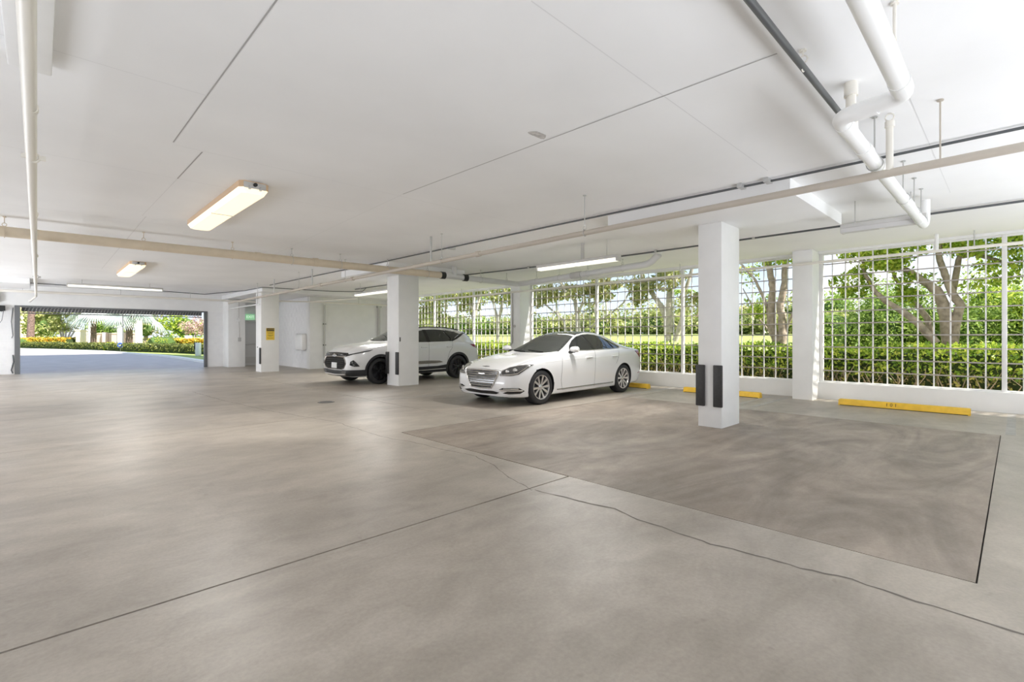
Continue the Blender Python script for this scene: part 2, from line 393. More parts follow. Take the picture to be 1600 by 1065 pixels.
MB().bbox(8.18, 20.66, -0.01, 8.75, 21.0, 3.04, 0.012).build('wall_corner', WHITE, ws)

# garage opening: steel guides and rolled-up grille
og = struct(MB().box(-0.62, YE-0.02, 0, -0.48, YE+0.36, 2.47).box(5.31, YE-0.02, 0, 5.43, YE+0.12, 2.47).box(-0.62, YE-0.03, 2.43, 5.43, YE+0.05, 2.49).build('door_1', FRAME, smooth=0))
rg = empty('rolling_grille', 'rolled-up open grille with slanted links hanging under the garage door header', 'grille', (2.4, YE+0.15, 2.17))
MB().cyl((-2.85, 0.10, 0.205), (2.85, 0.10, 0.205), 0.085, n=14).build('coil', FRAME, rg)
rod = MB().cyl((-2.85, 0, 0.05), (2.85, 0, 0.05), 0.018, n=8).build('bottom_bar', FRAME, rg)
for zz in (0.12, 0.19, 0.26): MB().cyl((-2.85, 0, zz), (2.85, 0, zz), 0.009, n=6).build('cross_rod', FRAME, rg)
lk = MB()
for i in range(58):
    x = -2.8+i*0.0975
    for k, zz in enumerate((0.05, 0.12, 0.19)): lk.tube([(x+k*0.02, -0.012, zz), (x+0.05+k*0.02, -0.012, zz+0.07)], 0.008, 4)
o = lk.build('links', GALV, rg, smooth=0); o['kind'] = 'stuff'
op = empty('door_operator', 'small black chain hoist operator hanging beside the garage opening', 'operator', (-0.95, YE-0.06, 2.34))
MB().bbox(-0.10, -0.10, -0.06, 0.10, 0.05, 0.12, 0.01).cyl((0, -0.14, 0), (0, -0.02, 0), 0.09, n=16).build('motor', RUBBER, op)
MB().tube([(0.07, -0.13, 0), (0.02, -0.12, -0.4), (-0.20, -0.10, -0.8), (-0.32, -0.08, -1.0)], 0.009, 5).build('chain', FRAME, op)
MB().tube([(-0.06, -0.13, 0), (-0.14, -0.12, -0.35), (-0.30, -0.10, -0.75)], 0.009, 5).build('chain', FRAME, op)
el = MB().bbox(-1.30, YE-0.145, 2.58, -0.98, YE-.005, 2.92, 0.01).build('electrical_box', GALV); tag(el, 'grey electrical box on the wall left of the garage opening', 'box')
cb = MB().tube([(-0.66, YE-0.02, 2.4), (-0.70, YE-0.03, 1.9), (-0.66, YE-0.03, 1.4), (-0.69, YE-0.03, 1.3)], 0.012, 5).tube([(-0.66, YE-0.02, 0.7), (-0.64, YE-0.03, 0.45), (-0.70, YE-0.03, 0.15), (-0.66, YE-0.03, 0.03)], 0.02, 5).build('cable', DARKCON); tag(cb, 'black loose cable running down beside the dark garage door guide', 'cable')

# exit door in the alcove
dr = MB().box(6.80, YE+0.13, 0, 7.75, YE+0.185, 2.08).build('door_2', DOORM, smooth=0); struct(dr)
MB().box(6.74, YE+0.10, 0, 6.80, YE+0.2, 2.14).box(7.75, YE+0.10, 0, 7.81, YE+0.2, 2.14).box(6.74, YE+0.10, 2.08, 7.81, YE+0.2, 2.14).build('door_frame', DOORM, dr, 0)
MB().cyl((6.85, YE+0.06, 1.0), (7.7, YE+0.06, 1.0), 0.022, n=8).bbox(6.82, YE+0.04, 0.9, 6.90, YE+0.13, 1.1, 0.01).build('panic_bar', STEEL, dr)
MB().bbox(6.80, YE+0.035, 0.92, 6.86, YE+0.1, 1.08, 0.01).build('door_handle', RUBBER, dr)
MB().bbox(7.10, YE+0.05, 2.0, 7.5, YE+0.13, 2.06, 0.01).tube([(7.15, YE+0.05, 2.05), (6.95, YE-0.02, 2.1)], 0.012, 6).build('door_closer', STEEL, dr)
MB().box(6.86, YE+0.128, 0.1, 7.7, YE+0.131, 0.4).build('kick_plate', GALV, dr, 0)
ex = empty('exit_sign', 'green exit sign on the block wall above the exit door', 'sign', (7.21, YE+0.1, 2.29))
MB().bbox(-0.20, -0.03, -0.14, 0.20, 0.10, 0.14, 0.01).build('housing', mat('exit_green', (0.35, 0.62, 0.38), 0.4, emit=((0.30, 0.62, 0.36), 0.28)), ex)
text_obj('EXIT', 0.17, mat('exit_letter', (0.8, 0.95, 0.8), 0.5, emit=((0.6, 0.9, 0.6), 0.5)), ex, Matrix.Translation((0, -0.032, 0)) @ Matrix.Rotation(PI/2, 4, 'X'))
hn = empty('horn_strobe', 'round white fire alarm horn on the pier by the exit door', 'alarm', (6.47, 24.34, 2.12))
MB().lathe([(0.0, -0.05), (0.05, -0.05), (0.085, -0.03), (0.09, 0.0)], (0, 0, 0), (0, 1, 0), 20).build('horn', PVC, hn)
MB().cyl((0.0, 0, 0.09), (0.0, 0, 0.85), 0.012, n=6).tube([(0.0, 0, -0.09), (0.02, 0, -0.25), (0.03, 0, -0.40), (0.03, 0, -0.82)], 0.010, 6).build('conduit', GALV, hn)
MB().bbox(-0.03, -0.05, -0.98, 0.09, 0.01, -0.80, 0.008).build('junction_box', GALV, hn)

# wall cabinet on the side wall
wc = empty('extinguisher_cabinet', 'white rounded cabinet on the block side wall behind the far pillar', 'cabinet', (8.195, 21.35, 1.13))
MB().bbox(-0.24, -0.42, -0.36, 0.0, 0.42, 0.36, 0.10).build('body', PVC, wc)
MB().bbox(-0.248, -0.30, -0.25, -0.21, 0.30, 0.25, 0.015).build('door', WHITE, wc)
sw = MB().bbox(8.19, 20.98, 0.95, 8.215, 21.06, 1.07, 0.004).build('switch_plate', PVC); tag(sw, 'small white switch plate low on the block side wall near its corner', 'switch')

# ------------------------------------------------------------------ pillars
SIGNY = mat('sign_yellow', (0.86, 0.60, 0.05), 0.45)
def pillar(x0, y0, x1, y1, ztop, label, guards):
    r = empty('pillar', label, 'pillar', ((x0+x1)/2, (y0+y1)/2, 0))
    dx, dy = (x1-x0)/2, (y1-y0)/2
    MB().bbox(-dx, -dy, -0.015, dx, dy, ztop, 0.012).build('shaft', WHITE, r)
    for side in guards:
        yy = -dy if side == 'near' else dy
        a, b = (yy-0.02, yy+0.115) if side == 'near' else (yy-0.115, yy+0.02)
        gd = MB().bbox(-dx-0.045, a, 0.31, -dx, b, 0.93, 0.012).build('corner_guard', GUARD, r)
    return r
p1 = pillar(7.22, 3.02, 7.88, 3.38, 3.05, 'nearest white pillar with two black corner guards, standing on the brown slab', ('near', 'far'))
p2 = pillar(7.10, 11.80, 7.75, 12.42, 3.05, 'middle white pillar standing in front of the white SUV', ('near', 'far'))
p3 = pillar(6.12, 20.12, 6.78, 20.75, 3.05, 'farthest white pillar, with a yellow caution sign', ('near',))
MB().bbox(-0.30, -0.325, 1.22, -0.27, -0.31, 1.34, 0.004).build('outlet_cover', GUARD, p2)
MB().bbox(-0.335, 0.05, 0.93, -0.33, 0.15, 0.97, 0.004).build('outlet_cover', GUARD, p3)
rs = MB().cyl((11.845, 12.1, 1.72), (11.83, 12.1, 1.72), 0.05, n=14).build('round_tag', GALV); tag(rs, 'small round grey tag on the wall pier beside the white sedan', 'tag')
sg = empty('caution_sign', 'yellow caution sign with black header on the farthest pillar', 'sign', (6.45, 20.11, 1.46))
MB().box(-0.15, -0.012, -0.23, 0.15, 0, 0.23).build('panel', SIGNY, sg, 0)
MB().box(-0.14, -0.014, 0.11, 0.14, -0.0121, 0.22).build('header', BLACKP, sg, 0)
text_obj('CAUTION', 0.068, SIGNY, sg, Matrix.Translation((0, -0.0145, 0.165)) @ Matrix.Rotation(PI/2, 4, 'X'))
ln = MB()
for (z, w) in ((0.06, 0.11), (0.02, 0.09), (-0.04, 0.10), (-0.08, 0.07), (-0.16, 0.10)):
    x = -w
    while x < w-0.01:
        q = random.uniform(0.015, 0.04); ln.box(x, -0.0135, z-0.010, min(x+q, w), -0.0121, z+0.010); x += q+0.012
o = ln.build('text_lines', mat('sign_print', (0.22, 0.14, 0.02), 0.6), sg, 0); o['kind'] = 'stuff'

# ------------------------------------------------------------------ pipes
def hanger(parent, x, y, zp, r, m=STEEL, ztop=CEIL, axis=(0, 1, 0), ring=True, rr=0.006):
    mb = MB()
    if ring: mb.torus((x, y, zp), axis, r+0.004, 0.005, 14, 5); mb.torus((x, y, zp+r+0.028), (axis[1], axis[0], 0), 0.026, 0.005, 10, 5)
    mb.cyl((x, y, zp+r+(0.05 if ring else -0.005)), (x, y, ztop-0.001), rr, n=6)
    mb.cyl((x, y, ztop-0.012), (x, y, ztop-0.001), 0.022, n=8)
    return mb.build('hanger', m, parent)
def coupling(parent, a, b, r, m, n=16): return MB().cyl(a, b, r, n=n).build('coupling', m, parent)
def pipe(name, label, pts, r, m, cat='pipe', n=14, group=None):
    return tag(MB().tube(pts, r, n).build(name, m), label, cat, group)
def bend(p, a, b, rad=0.08, n=5):
    p, a, b = Vector(p), Vector(a), Vector(b); d0 = (a-p).normalized()*rad; d1 = (b-p).normalized()*rad
    return [(p+d0*(1-t)**2+d1*t**2) for t in [i/n for i in range(n+1)]]
def path(pts, rad=0.08):
    out = [Vector(pts[0])]
    for i in range(1, len(pts)-1): out += bend(pts[i], pts[i-1], pts[i+1], rad)
    return out+[Vector(pts[-1])]

# A: cream pipe running away overhead on the left
A = pipe('overhead_pipe', 'cream white pipe running overhead along the left to the garage door', path([(-0.03, -3, 2.80), (-0.05, 13, 2.79), (-0.06, 23.9, 2.77), (-0.22, 24.6, 2.62)], 0.12), 0.034, CREAM)
for y in (5.53, 16.5): 
    MB().torus((-0.03, y, 2.80), (0, 1, 0), 0.037, 0.009, 14, 6).cyl((-0.03, y, 2.83), (-0.03, y, CEIL-.001), 0.008, n=6).bbox(-0.10, y-.012, 2.785, -0.06, y+.012, 2.82, .004).bbox(0.0, y-.012, 2.785, 0.045, y+.012, 2.82, .004).build('clamp', CREAM if y < 10 else STEEL, A)
for y in (4.35, 8.1, 12.2): coupling(A, (-0.035, y-0.03, 2.80), (-0.035, y+0.03, 2.80), 0.038, CREAM)
# strip over it near the top of the frame
sl = empty('strip_channel', 'long flat white channel fixed to the ceiling beside the cream pipe', 'channel', (-0.04, 1.5, CEIL))
MB().bbox(-0.105, -4, -0.09, 0.105, 3.1, -0.001, 0.008).build('channel', WHITE, sl)

# B: beige cast-iron drain crossing the room
B = pipe('drain_pipe', 'thick beige drain pipe crossing the whole garage below the ceiling', [(-7.9, 10.95, 2.98), (-0.3, 10.95, 2.985), (7.0, 10.50, 2.965), (7.55, 10.48, 2.962)], 0.082, BEIGE, n=18)
for x in (-0.38, 1.35, 2.75, 3.86, 4.9, 6.05, 7.15):
    yb = 10.95 if x < -0.3 else 10.95-(x+0.3)*0.0616
    o = hanger(B, x, yb, 2.98-(x+.3)*.0025, 0.085, BEIGE if x < 3 else STEEL, axis=(1, 0, 0))
for x in (-4, 3.2, 4.35): coupling(B, (x-.05, 10.95-(x+0.3)*0.0616, 2.977), (x+.05, 10.95-(x+0.4)*0.0616, 2.977), 0.092, BEIGE)
coupling(B, (7.55, 10.48, 2.962), (7.68, 10.475, 2.962), 0.094, RUBBER)
coupling(B, (8.28, 10.45, 2.955), (8.41, 10.445, 2.955), 0.094, RUBBER)
B2 = pipe('drain_pipe', 'pale grey drain pipe that turns along the screens with an elbow into the ceiling',
          path([(7.68, 10.475, 2.962), (10.35, 10.42, 2.93), (10.05, 5.85, 3.02), (10.03, 5.6, 3.21)], 0.13), 0.078, GREYPIPE, n=16)
MB().cyl((7.98, 10.46, 2.95), (7.98, 10.46, CEIL), 0.07, n=16).build('riser', GREYPIPE, B2)
for x in (8.9, 9.9): hanger(B2, x, 10.45, 2.945, 0.082, axis=(1, 0, 0))
for (x, y, z) in ((10.29, 9.6, 2.95), (10.23, 8.7, 2.965), (10.17, 7.7, 2.985), (10.10, 6.6, 3.005)): hanger(B2, x, y, z, 0.082)
coupling(B2, (10.20, 8.25, 2.972), (10.17, 7.9, 2.979), 0.088, GALV)

# C: sprinkler main
def cx(y): return 5.10+0.0205*y
C = pipe('sprinkler_main', 'long taupe sprinkler main running under the ceiling from the upper right', [(cx(-5), -5, 2.72), (cx(22.3), 22.3, 2.72)], 0.034, TAUPE)
for y in (0.42, 3.97, 7.25, 11.3, 14.4, 18.4): hanger(C, cx(y), y, 2.72, 0.036, TAUPE if y < 1 else STEEL, ring=y > 3)
MB().cyl((cx(0.74), 0.74, 2.72), (cx(0.74), 0.74, 3.12), 0.026, n=12).cyl((cx(0.74), 0.74, 3.10), (cx(0.74), 0.74, 3.15), 0.034, n=10).torus((cx(0.74), 0.74, 3.185), (1, 0, 0), 0.03, 0.006, 10, 5).build('sprinkler_riser', CREAM, C)
MB().cyl((cx(7.6), 7.6, 2.72), (cx(7.6), 7.6, CEIL), 0.02, n=10).build('sprinkler_riser', STEEL, C)
for y in (6.2, 10.9, 12.8): coupling(C, (cx(y), y-.05, 2.72), (cx(y), y+.05, 2.72), 0.046, TAUPE)
for y in (13.4, 16.6): MB().cyl((cx(y), y, 2.72), (cx(y), y, 3.2), 0.018, n=8).build('sprinkler_riser', STEEL, C)

# D: pale pipe across the screens and piers
D = pipe('screen_pipe', 'thin pale pipe running level across the lattice screens and piers', [(11.80, -5.5, 2.93), (11.80, 11.45, 2.90), (11.80, 20.2, 2.88)], 0.030, CREAM)
for y in (1.02, 0.52): MB().cyl((11.80, y, 2.93), (11.80, y, CEIL), 0.03 if y > 0.6 else 0.010, n=10).build('drop_rod', PVC if y > .6 else STEEL, D)
for y in (6.0, 9.2, 15.0, 18.0): MB().cyl((11.80, y, 2.9), (11.80, y, CEIL), 0.010, n=6).build('drop_rod', STEEL, D)

# E and F: dark conduits on the ceiling; G: black pipe
E_ = pipe('dark_conduit', 'dark conduit fixed to the ceiling along the row of screens', [(9.58, -5, 3.185), (9.55, 6, 3.185), (9.3, 9.6, 3.185), (8.9, 12.2, 3.165), (8.85, 14.0, 3.18), (8.8, 17.8, 3.185)], 0.017, DARKCON, 'conduit')
F_ = pipe('dark_conduit', 'dark conduit running along the ceiling beside the drop panels', [(6.24, -5, 3.19), (6.22, 1.84, 3.19), (6.14, 4.29, 3.19), (6.10, 7, 3.19), (6.08, 10.8, 3.19), (5.92, 18.5, 3.19)], 0.014, DARKCON, 'conduit')
for y in (3.4, 5.4, 7.6, 9.0): MB().bbox(9.5 if y < 9 else 9.3, y-.02, 3.17, 9.6 if y < 9 else 9.4, y+.02, CEIL, .004).build('strap', STEEL, E_)
for y in (2.05, 2.35, 8.2): MB().bbox(6.12, y-.03, 3.17, 6.27, y+.03, CEIL, .004).build('strap', STEEL, F_)
G_ = pipe('black_pipe', 'straight black pipe hung below the ceiling near the upper right corner', [(-2.5, 0.97, 3.10), (6.2, 0.97, 3.11)], 0.021, DARKCON)
hanger(G_, 3.58, 0.97, 3.105, 0.022, CREAM); hanger(G_, 0.6, 0.97, 3.105, 0.022, CREAM)

# H: white PVC drain with offsets
H1 = (3.78, 0.50, 2.84); H2 = (3.92, 0.85, 2.82)
Hp = pipe('pvc_drain', 'white PVC drain pipe with a double elbow in the upper right', path([(-2.0, 0.46, 2.86), (3.83, 0.48, 2.84), (3.90, 0.84, 2.83), (8.25, 0.84, 2.80), (8.40, 0.84, 2.88), (8.40, 0.84, 3.15)], 0.075), 0.052, PVC, n=18)
hanger(Hp, 3.44, 0.475, 2.845, 0.052, CREAM, axis=(1, 0, 0), ring=False, rr=0.009); hanger(Hp, 0.4, 0.47, 2.855, 0.055, CREAM, axis=(1, 0, 0), rr=0.009)
coupling(Hp, (3.60, 0.478, 2.841), (3.74, 0.48, 2.841), 0.057, PVC); coupling(Hp, (3.868, 0.62, 2.835), (3.885, 0.75, 2.833), 0.057, PVC)
coupling(Hp, (4.02, 0.84, 2.83), (4.16, 0.84, 2.829), 0.057, PVC); coupling(Hp, (4.62, 0.84, 2.827), (4.78, 0.84, 2.826), 0.058, PVC); coupling(Hp, (5.2, 0.84, 2.823), (5.34, 0.84, 2.823), 0.058, PVC)
coupling(Hp, (6.75, 0.84, 2.815), (7.0, 0.84, 2.813), 0.058, PVC); coupling(Hp, (7.85, 0.84, 2.806), (8.0, 0.84, 2.805), 0.058, PVC)
MB().cyl((4.30, 0.85, 2.83), (4.30, 0.85, 3.0), 0.045, n=14).cyl((4.30, 0.85, 3.0), (4.30, 0.85, 3.14), 0.033, n=12).cyl((4.30, 0.85, 3.12), (4.30, 0.85, CEIL-.001), 0.045, n=14).build('riser', CREAM, Hp)
for x in (5.1, 6.6, 7.4, 8.0): hanger(Hp, x, 0.84, 2.82, 0.055, STEEL, axis=(1, 0, 0))

# end of the garage: sprinkler branch, conduit, short branch pipes
Eb = pipe('sprinkler_branch', 'beige sprinkler branch running above the garage door and exit door', path([(-7.9, 24.8, 2.95), (5.9, 24.72, 2.93), (7.9, 21.9, 2.86), (11.3, 20.4, 2.85)], 0.2) if False else [(-7.9, 24.3, 2.95), (5.9, 24.2, 2.94), (8.1, 24.1, 2.94)], 0.045, CREAM)
for x in (-0.4, 2.3, 4.6): MB().cyl((x, 24.25, 2.95), (x, 24.25, CEIL-.001), 0.008, n=6).build('drop_rod', STEEL, Eb)
Ec = pipe('dark_conduit', 'dark conduit along the ceiling above the garage opening', [(-0.2, 23.6, 3.2), (3.9, 24.2, 3.2), (5.2, 24.6, 3.2), (5.95, 21.5, 3.2), (6.0, 19.55, 3.19)], 0.014, DARKCON, 'conduit')
Ed = pipe('dark_conduit', 'dark conduit crossing the ceiling behind the farthest pillar', [(6.0, 19.5, 3.19), (8.6, 19.3, 3.19), (9.5, 18.6, 3.19), (8.85, 17.0, 3.19)], 0.014, DARKCON, 'conduit')
Ee = pipe('branch_pipe', 'short white branch pipe left of the farthest pillar', [(6.08, 24.1, 2.60), (6.09, 20.2, 2.60)], 0.024, PVC)
MB().cyl((6.09, 20.5, 2.60), (6.09, 20.5, 3.21), 0.02, n=8).build('riser', PVC, Ee)
Ef = pipe('sprinkler_branch', 'pale sprinkler branch in front of the far white wall', path([(6.9, 20.9, 2.80), (8.0, 20.35, 2.80), (9.9, 19.7, 2.76), (11.75, 19.9, 2.78)], 0.2), 0.026, CREAM)
for (x, y) in ((8.0, 20.35), (9.9, 19.7)): MB().cyl((x, y, 2.78), (x, y, CEIL), 0.008, n=6).build('drop_rod', STEEL, Ef)
MB().tube([(8.05, 20.32, 2.8), (9.0, 18.0, 2.85)], 0.022, 8).build('side_branch', CREAM, Ef)
cd = tag(MB().tube([(8.80, 20.62, 2.72), (8.80, 20.62, 0.45)], 0.028, 10).build('wall_conduit', GALV), 'grey vertical conduit with two clips on the far white wall', 'conduit')
for z in (1.0, 1.9): MB().bbox(8.74, 20.60, z-.02, 8.86, 20.66, z+.02, .004).build('clip', GUARD, cd)
pc = tag(MB().tube([(11.40, 20.67, 2.72), (11.40, 20.67, 0.03)], 0.06, 12).build('downpipe', GALV), 'grey downpipe in the far corner behind the white SUV', 'pipe')
MB().bbox(11.30, 20.6, 2.70, 11.5, 20.75, 2.78, .01).build('bracket', STEEL, pc)
pk = tag(MB().tube([(11.83, 12.20, 2.86), (11.83, 12.20, 1.15)], 0.022, 8).build('wall_conduit', GALV), 'thin grey conduit running down the pier behind the sedan', 'conduit')
MB().tube([(11.83, 12.2, 1.15), (11.83, 12.33, 1.05)], 0.015, 6).build('bracket', GALV, pk)

# ------------------------------------------------------------------ light fixtures
def vapour_light(loc, L, label, lit=LITW):
    r = empty('ceiling_light', label, 'light', loc)
    w = 0.165
    sh = lambda hw, hl, c=0.05: [(-hw+c, -hl), (hw-c, -hl), (hw, -hl+c), (hw, hl-c), (hw-c, hl), (-hw+c, hl), (-hw, hl-c), (-hw, -hl+c)]
    MB().prism(sh(w, L/2), up, -0.075, -0.001).build('housing', TAN, r, 0)
    n = 8; a = sh(w, L/2-.01); b = sh(w-0.035, L/2-0.06)
    mb = MB(); mb.add([(p[0], p[1], -0.0755) for p in a]+[(p[0], p[1], -0.135) for p in b], [tuple(range(8, 16))]+[(i, (i+1) % n, n+(i+1) % n, n+i) for i in range(n)])
    mb.build('diffuser', lit, r, 25)
    for sy in (-1, 1):
        MB().bbox(-w+.04, sy*(L/2-.02)-.012, -0.085, w-.04, sy*(L/2-.02)+.022*sy, -0.01, 0.006).build('end_cap', GALV, r)
        for sx in (-.06, .06): MB().bbox(sx-.012, sy*L/2-.02, -0.10, sx+.012, sy*L/2+.012, -0.06, .003).build('latch', STEEL, r)
    MB().box(-w+0.02, -0.012, -0.139, w-0.02, 0.012, -0.13).build('joint', CREAM, r, 0)
    MB().cyl((0, -L/2-.03, -0.04), (0, -L/2, -0.04), 0.022, n=10).build('plug', RUBBER, r)
vapour_light((1.88, 7.85, CEIL), 2.9, 'large lit vapour-tight light with tan sides in the middle of the ceiling')
vapour_light((1.78, 16.6, CEIL), 2.9, 'smaller-looking lit vapour-tight light farther back toward the garage opening')
def strip_light(loc, L, rz, label, lit, stems):
    r = empty('strip_light', label, 'light', loc, rz)
    MB().bbox(-0.075, -L/2, -0.03, 0.075, L/2, 0.03, 0.008).build('housing', GALV, r)
    MB().prism([(-0.07, -0.03), (-0.055, -0.085), (0.055, -0.085), (0.07, -0.03)], lambda a, b, c: (a, c, b), -L/2+.03, L/2-.03).build('diffuser', lit, r, 0)
    for y in (-L/2+.015, L/2-.015): MB().bbox(-0.075, y-.016, -0.09, 0.075, y+.016, -0.028, 0.006).build('end_cap', GALV, r)
    MB().bbox(-0.02, -0.03, -0.09, 0.02, 0.03, -0.084, 0.002).build('joint', CREAM, r)
    for (y, rad) in stems: MB().cyl((0, y, 0.03), (0, y, CEIL-loc[2]-.001), rad, n=8).build('stem', GALV, r)
OFF = mat('unlit_diffuser', (0.58, 0.57, 0.56), 0.4)
strip_light((1.92, 21.25, 3.06), 2.55, PI/2, 'lit strip light lying crosswise just before the garage door header', LITC, ((-.9, .008), (.9, .008)))
strip_light((7.8, 6.2, 2.86), 2.05, 0, 'lit strip light hung on a stem above the white sedan', LITC, ((-.17, .035), (-.75, .006)))
strip_light((8.08, 1.25, 2.88), 0.92, 0, 'unlit grey strip light hung beside the white PVC drain', OFF, ((.30, .008), (-.30, .008)))
strip_light((8.05, 15.0, 2.86), 2.45, 0, 'lit strip light partly hidden behind the middle pillar', LITC, ((-.9, .008), (.9, .008)))

# ------------------------------------------------------------------ wheel stops and floor drain
def wheel_stop(x, y0, y1, label, txt=None):
    r = empty('wheel_stop', label, 'wheel stop', (x, (y0+y1)/2, 0))
    h = (y1-y0)/2
    mb = MB(); sec = [(-0.085, 0), (-0.085, 0.035), (-0.055, 0.115), (-0.045, 0.12), (0.045, 0.12), (0.055, 0.115), (0.085, 0.035), (0.085, 0)]
    n = len(sec); vs = []
    for (yy, sc) in ((-h, 0.93), (-h+0.02, 1), (h-0.02, 1), (h, 0.93)): vs += [(a*sc, yy, b*sc) for a, b in sec]
    fs = [tuple(range(n-1, -1, -1)), tuple(range(3*n, 4*n))]
    for i in range(3): fs += [(i*n+k, i*n+(k+1) % n, (i+1)*n+(k+1) % n, (i+1)*n+k) for k in range(n)]
    mb.add(vs, fs); mb.build('block', YELLOW, r, 30)
    MB().box(-0.087, -h+.03, 0.0005, 0.087, h-.03, 0.012).build('base_edge', BLACKP, r, 0)
    if txt:
        M = Matrix.Translation((-0.0725, 0.12, 0.074)) @ Matrix.Rotation(-PI/2, 4, 'Z') @ Matrix.Rotation(math.radians(69.4), 4, 'X')
        text_obj(txt, 0.085, BLACKP, r, M, 'number')
wheel_stop(11.50, 0.55, 2.47, 'long yellow wheel stop numbered 101 in the right-hand bay', '1 0 1')
wheel_stop(11.45, 3.93, 5.70, 'yellow wheel stop showing on both sides of the nearest pillar')
wheel_stop(11.45, 6.68, 8.50, 'yellow wheel stop behind the rear wheel of the white sedan')
fd = empty('floor_drain', 'round dark drain cover in the aisle floor', 'drain', (4.27, 9.93, 0))
MB().lathe([(0.0, 0.004), (0.15, 0.004), (0.17, 0.0)], (0, 0, 0.0005), (0, 0, 1), 24).build('cover', mat('drain_iron', (0.13, 0.12, 0.11), 0.7), fd)
MB().torus((0, 0, 0.005), (0, 0, 1), 0.13, 0.006, 24, 5).build('rim', FRAME, fd)

# ------------------------------------------------------------------ cars
CARW = mat('pearl_white_paint', (0.76, 0.76, 0.765), 0.22, spec=0.5, coat=0.9)
GLASS = mat('tinted_car_glass', (0.012, 0.014, 0.015), 0.02, spec=1.0)
GLASS2 = mat('windscreen_glass', (0.035, 0.038, 0.036), 0.02, spec=0.9)
CHROME = mat('chrome', (0.78, 0.77, 0.75), 0.14, 1.0)
SATIN = mat('satin_silver', (0.62, 0.60, 0.58), 0.28, 0.9)
DCHROME = mat('dark_chrome', (0.33, 0.31, 0.29), 0.25, 0.9)
CBLK = mat('gloss_black', (0.012, 0.012, 0.013), 0.15)
CLAD = mat('cladding_black', (0.022, 0.022, 0.024), 0.45)
WELL = mat('wheel_well', (0.010, 0.010, 0.010), 0.9)
TYRE = mat('tyre_rubber', (0.022, 0.022, 0.023), 0.65)
ALLOY = mat('alloy', (0.66, 0.65, 0.65), 0.25, 0.85)
HUBD = mat('dark_hub', (0.05, 0.05, 0.055), 0.4, 0.4)
LAMPG = mat('lamp_lens', (0.10, 0.10, 0.10), 0.05, spec=0.9)
LAMPW = mat('lamp_inner', (0.72, 0.70, 0.66), 0.12, 0.6)
LAMPD = mat('lamp_dark', (0.05, 0.05, 0.05), 0.1, spec=0.8)
REDL = mat('tail_lens', (0.22, 0.02, 0.05), 0.1)
SEAMC = mat('panel_gap', (0.16, 0.16, 0.16), 0.8)
PLATEM = mat('blank_plate', (0.78, 0.78, 0.77), 0.4)

def pchip(tab, x):
    X = np.array([t[0] for t in tab], float); V = np.array([t[1] for t in tab], float)
    h = np.diff(X); d = np.diff(V)/h; m = np.zeros(len(X)); m[0] = d[0]; m[-1] = d[-1]
    for i in range(1, len(X)-1):
        if d[i-1]*d[i] > 0:
            w1 = 2*h[i]+h[i-1]; w2 = h[i]+2*h[i-1]; m[i] = (w1+w2)/(w1/d[i-1]+w2/d[i])
    x = np.clip(x, X[0], X[-1]); i = np.clip(np.searchsorted(X, x)-1, 0, len(h)-1)
    t = (x-X[i])/h[i]
    return (2*t**3-3*t**2+1)*V[i]+(t**3-2*t**2+t)*h[i]*m[i]+(-2*t**3+3*t**2)*V[i+1]+(t**3-t**2)*h[i]*m[i+1]

def bspline(ctrl, n):
    # clamped quadratic B-spline through the control polygon (corner points may be doubled)
    P = np.array(ctrl, float); k = len(P); out = []
    for s in np.linspace(0, k-2, n):
        i = min(int(s), k-3); t = s-i
        a = P[0] if i == 0 else (P[i]+P[i+1])/2
        b = P[i+1]; c = P[k-1] if i == k-3 else (P[i+1]+P[i+2])/2
        out.append((1-t)**2*a+2*t*(1-t)*b+t*t*c)
    return out

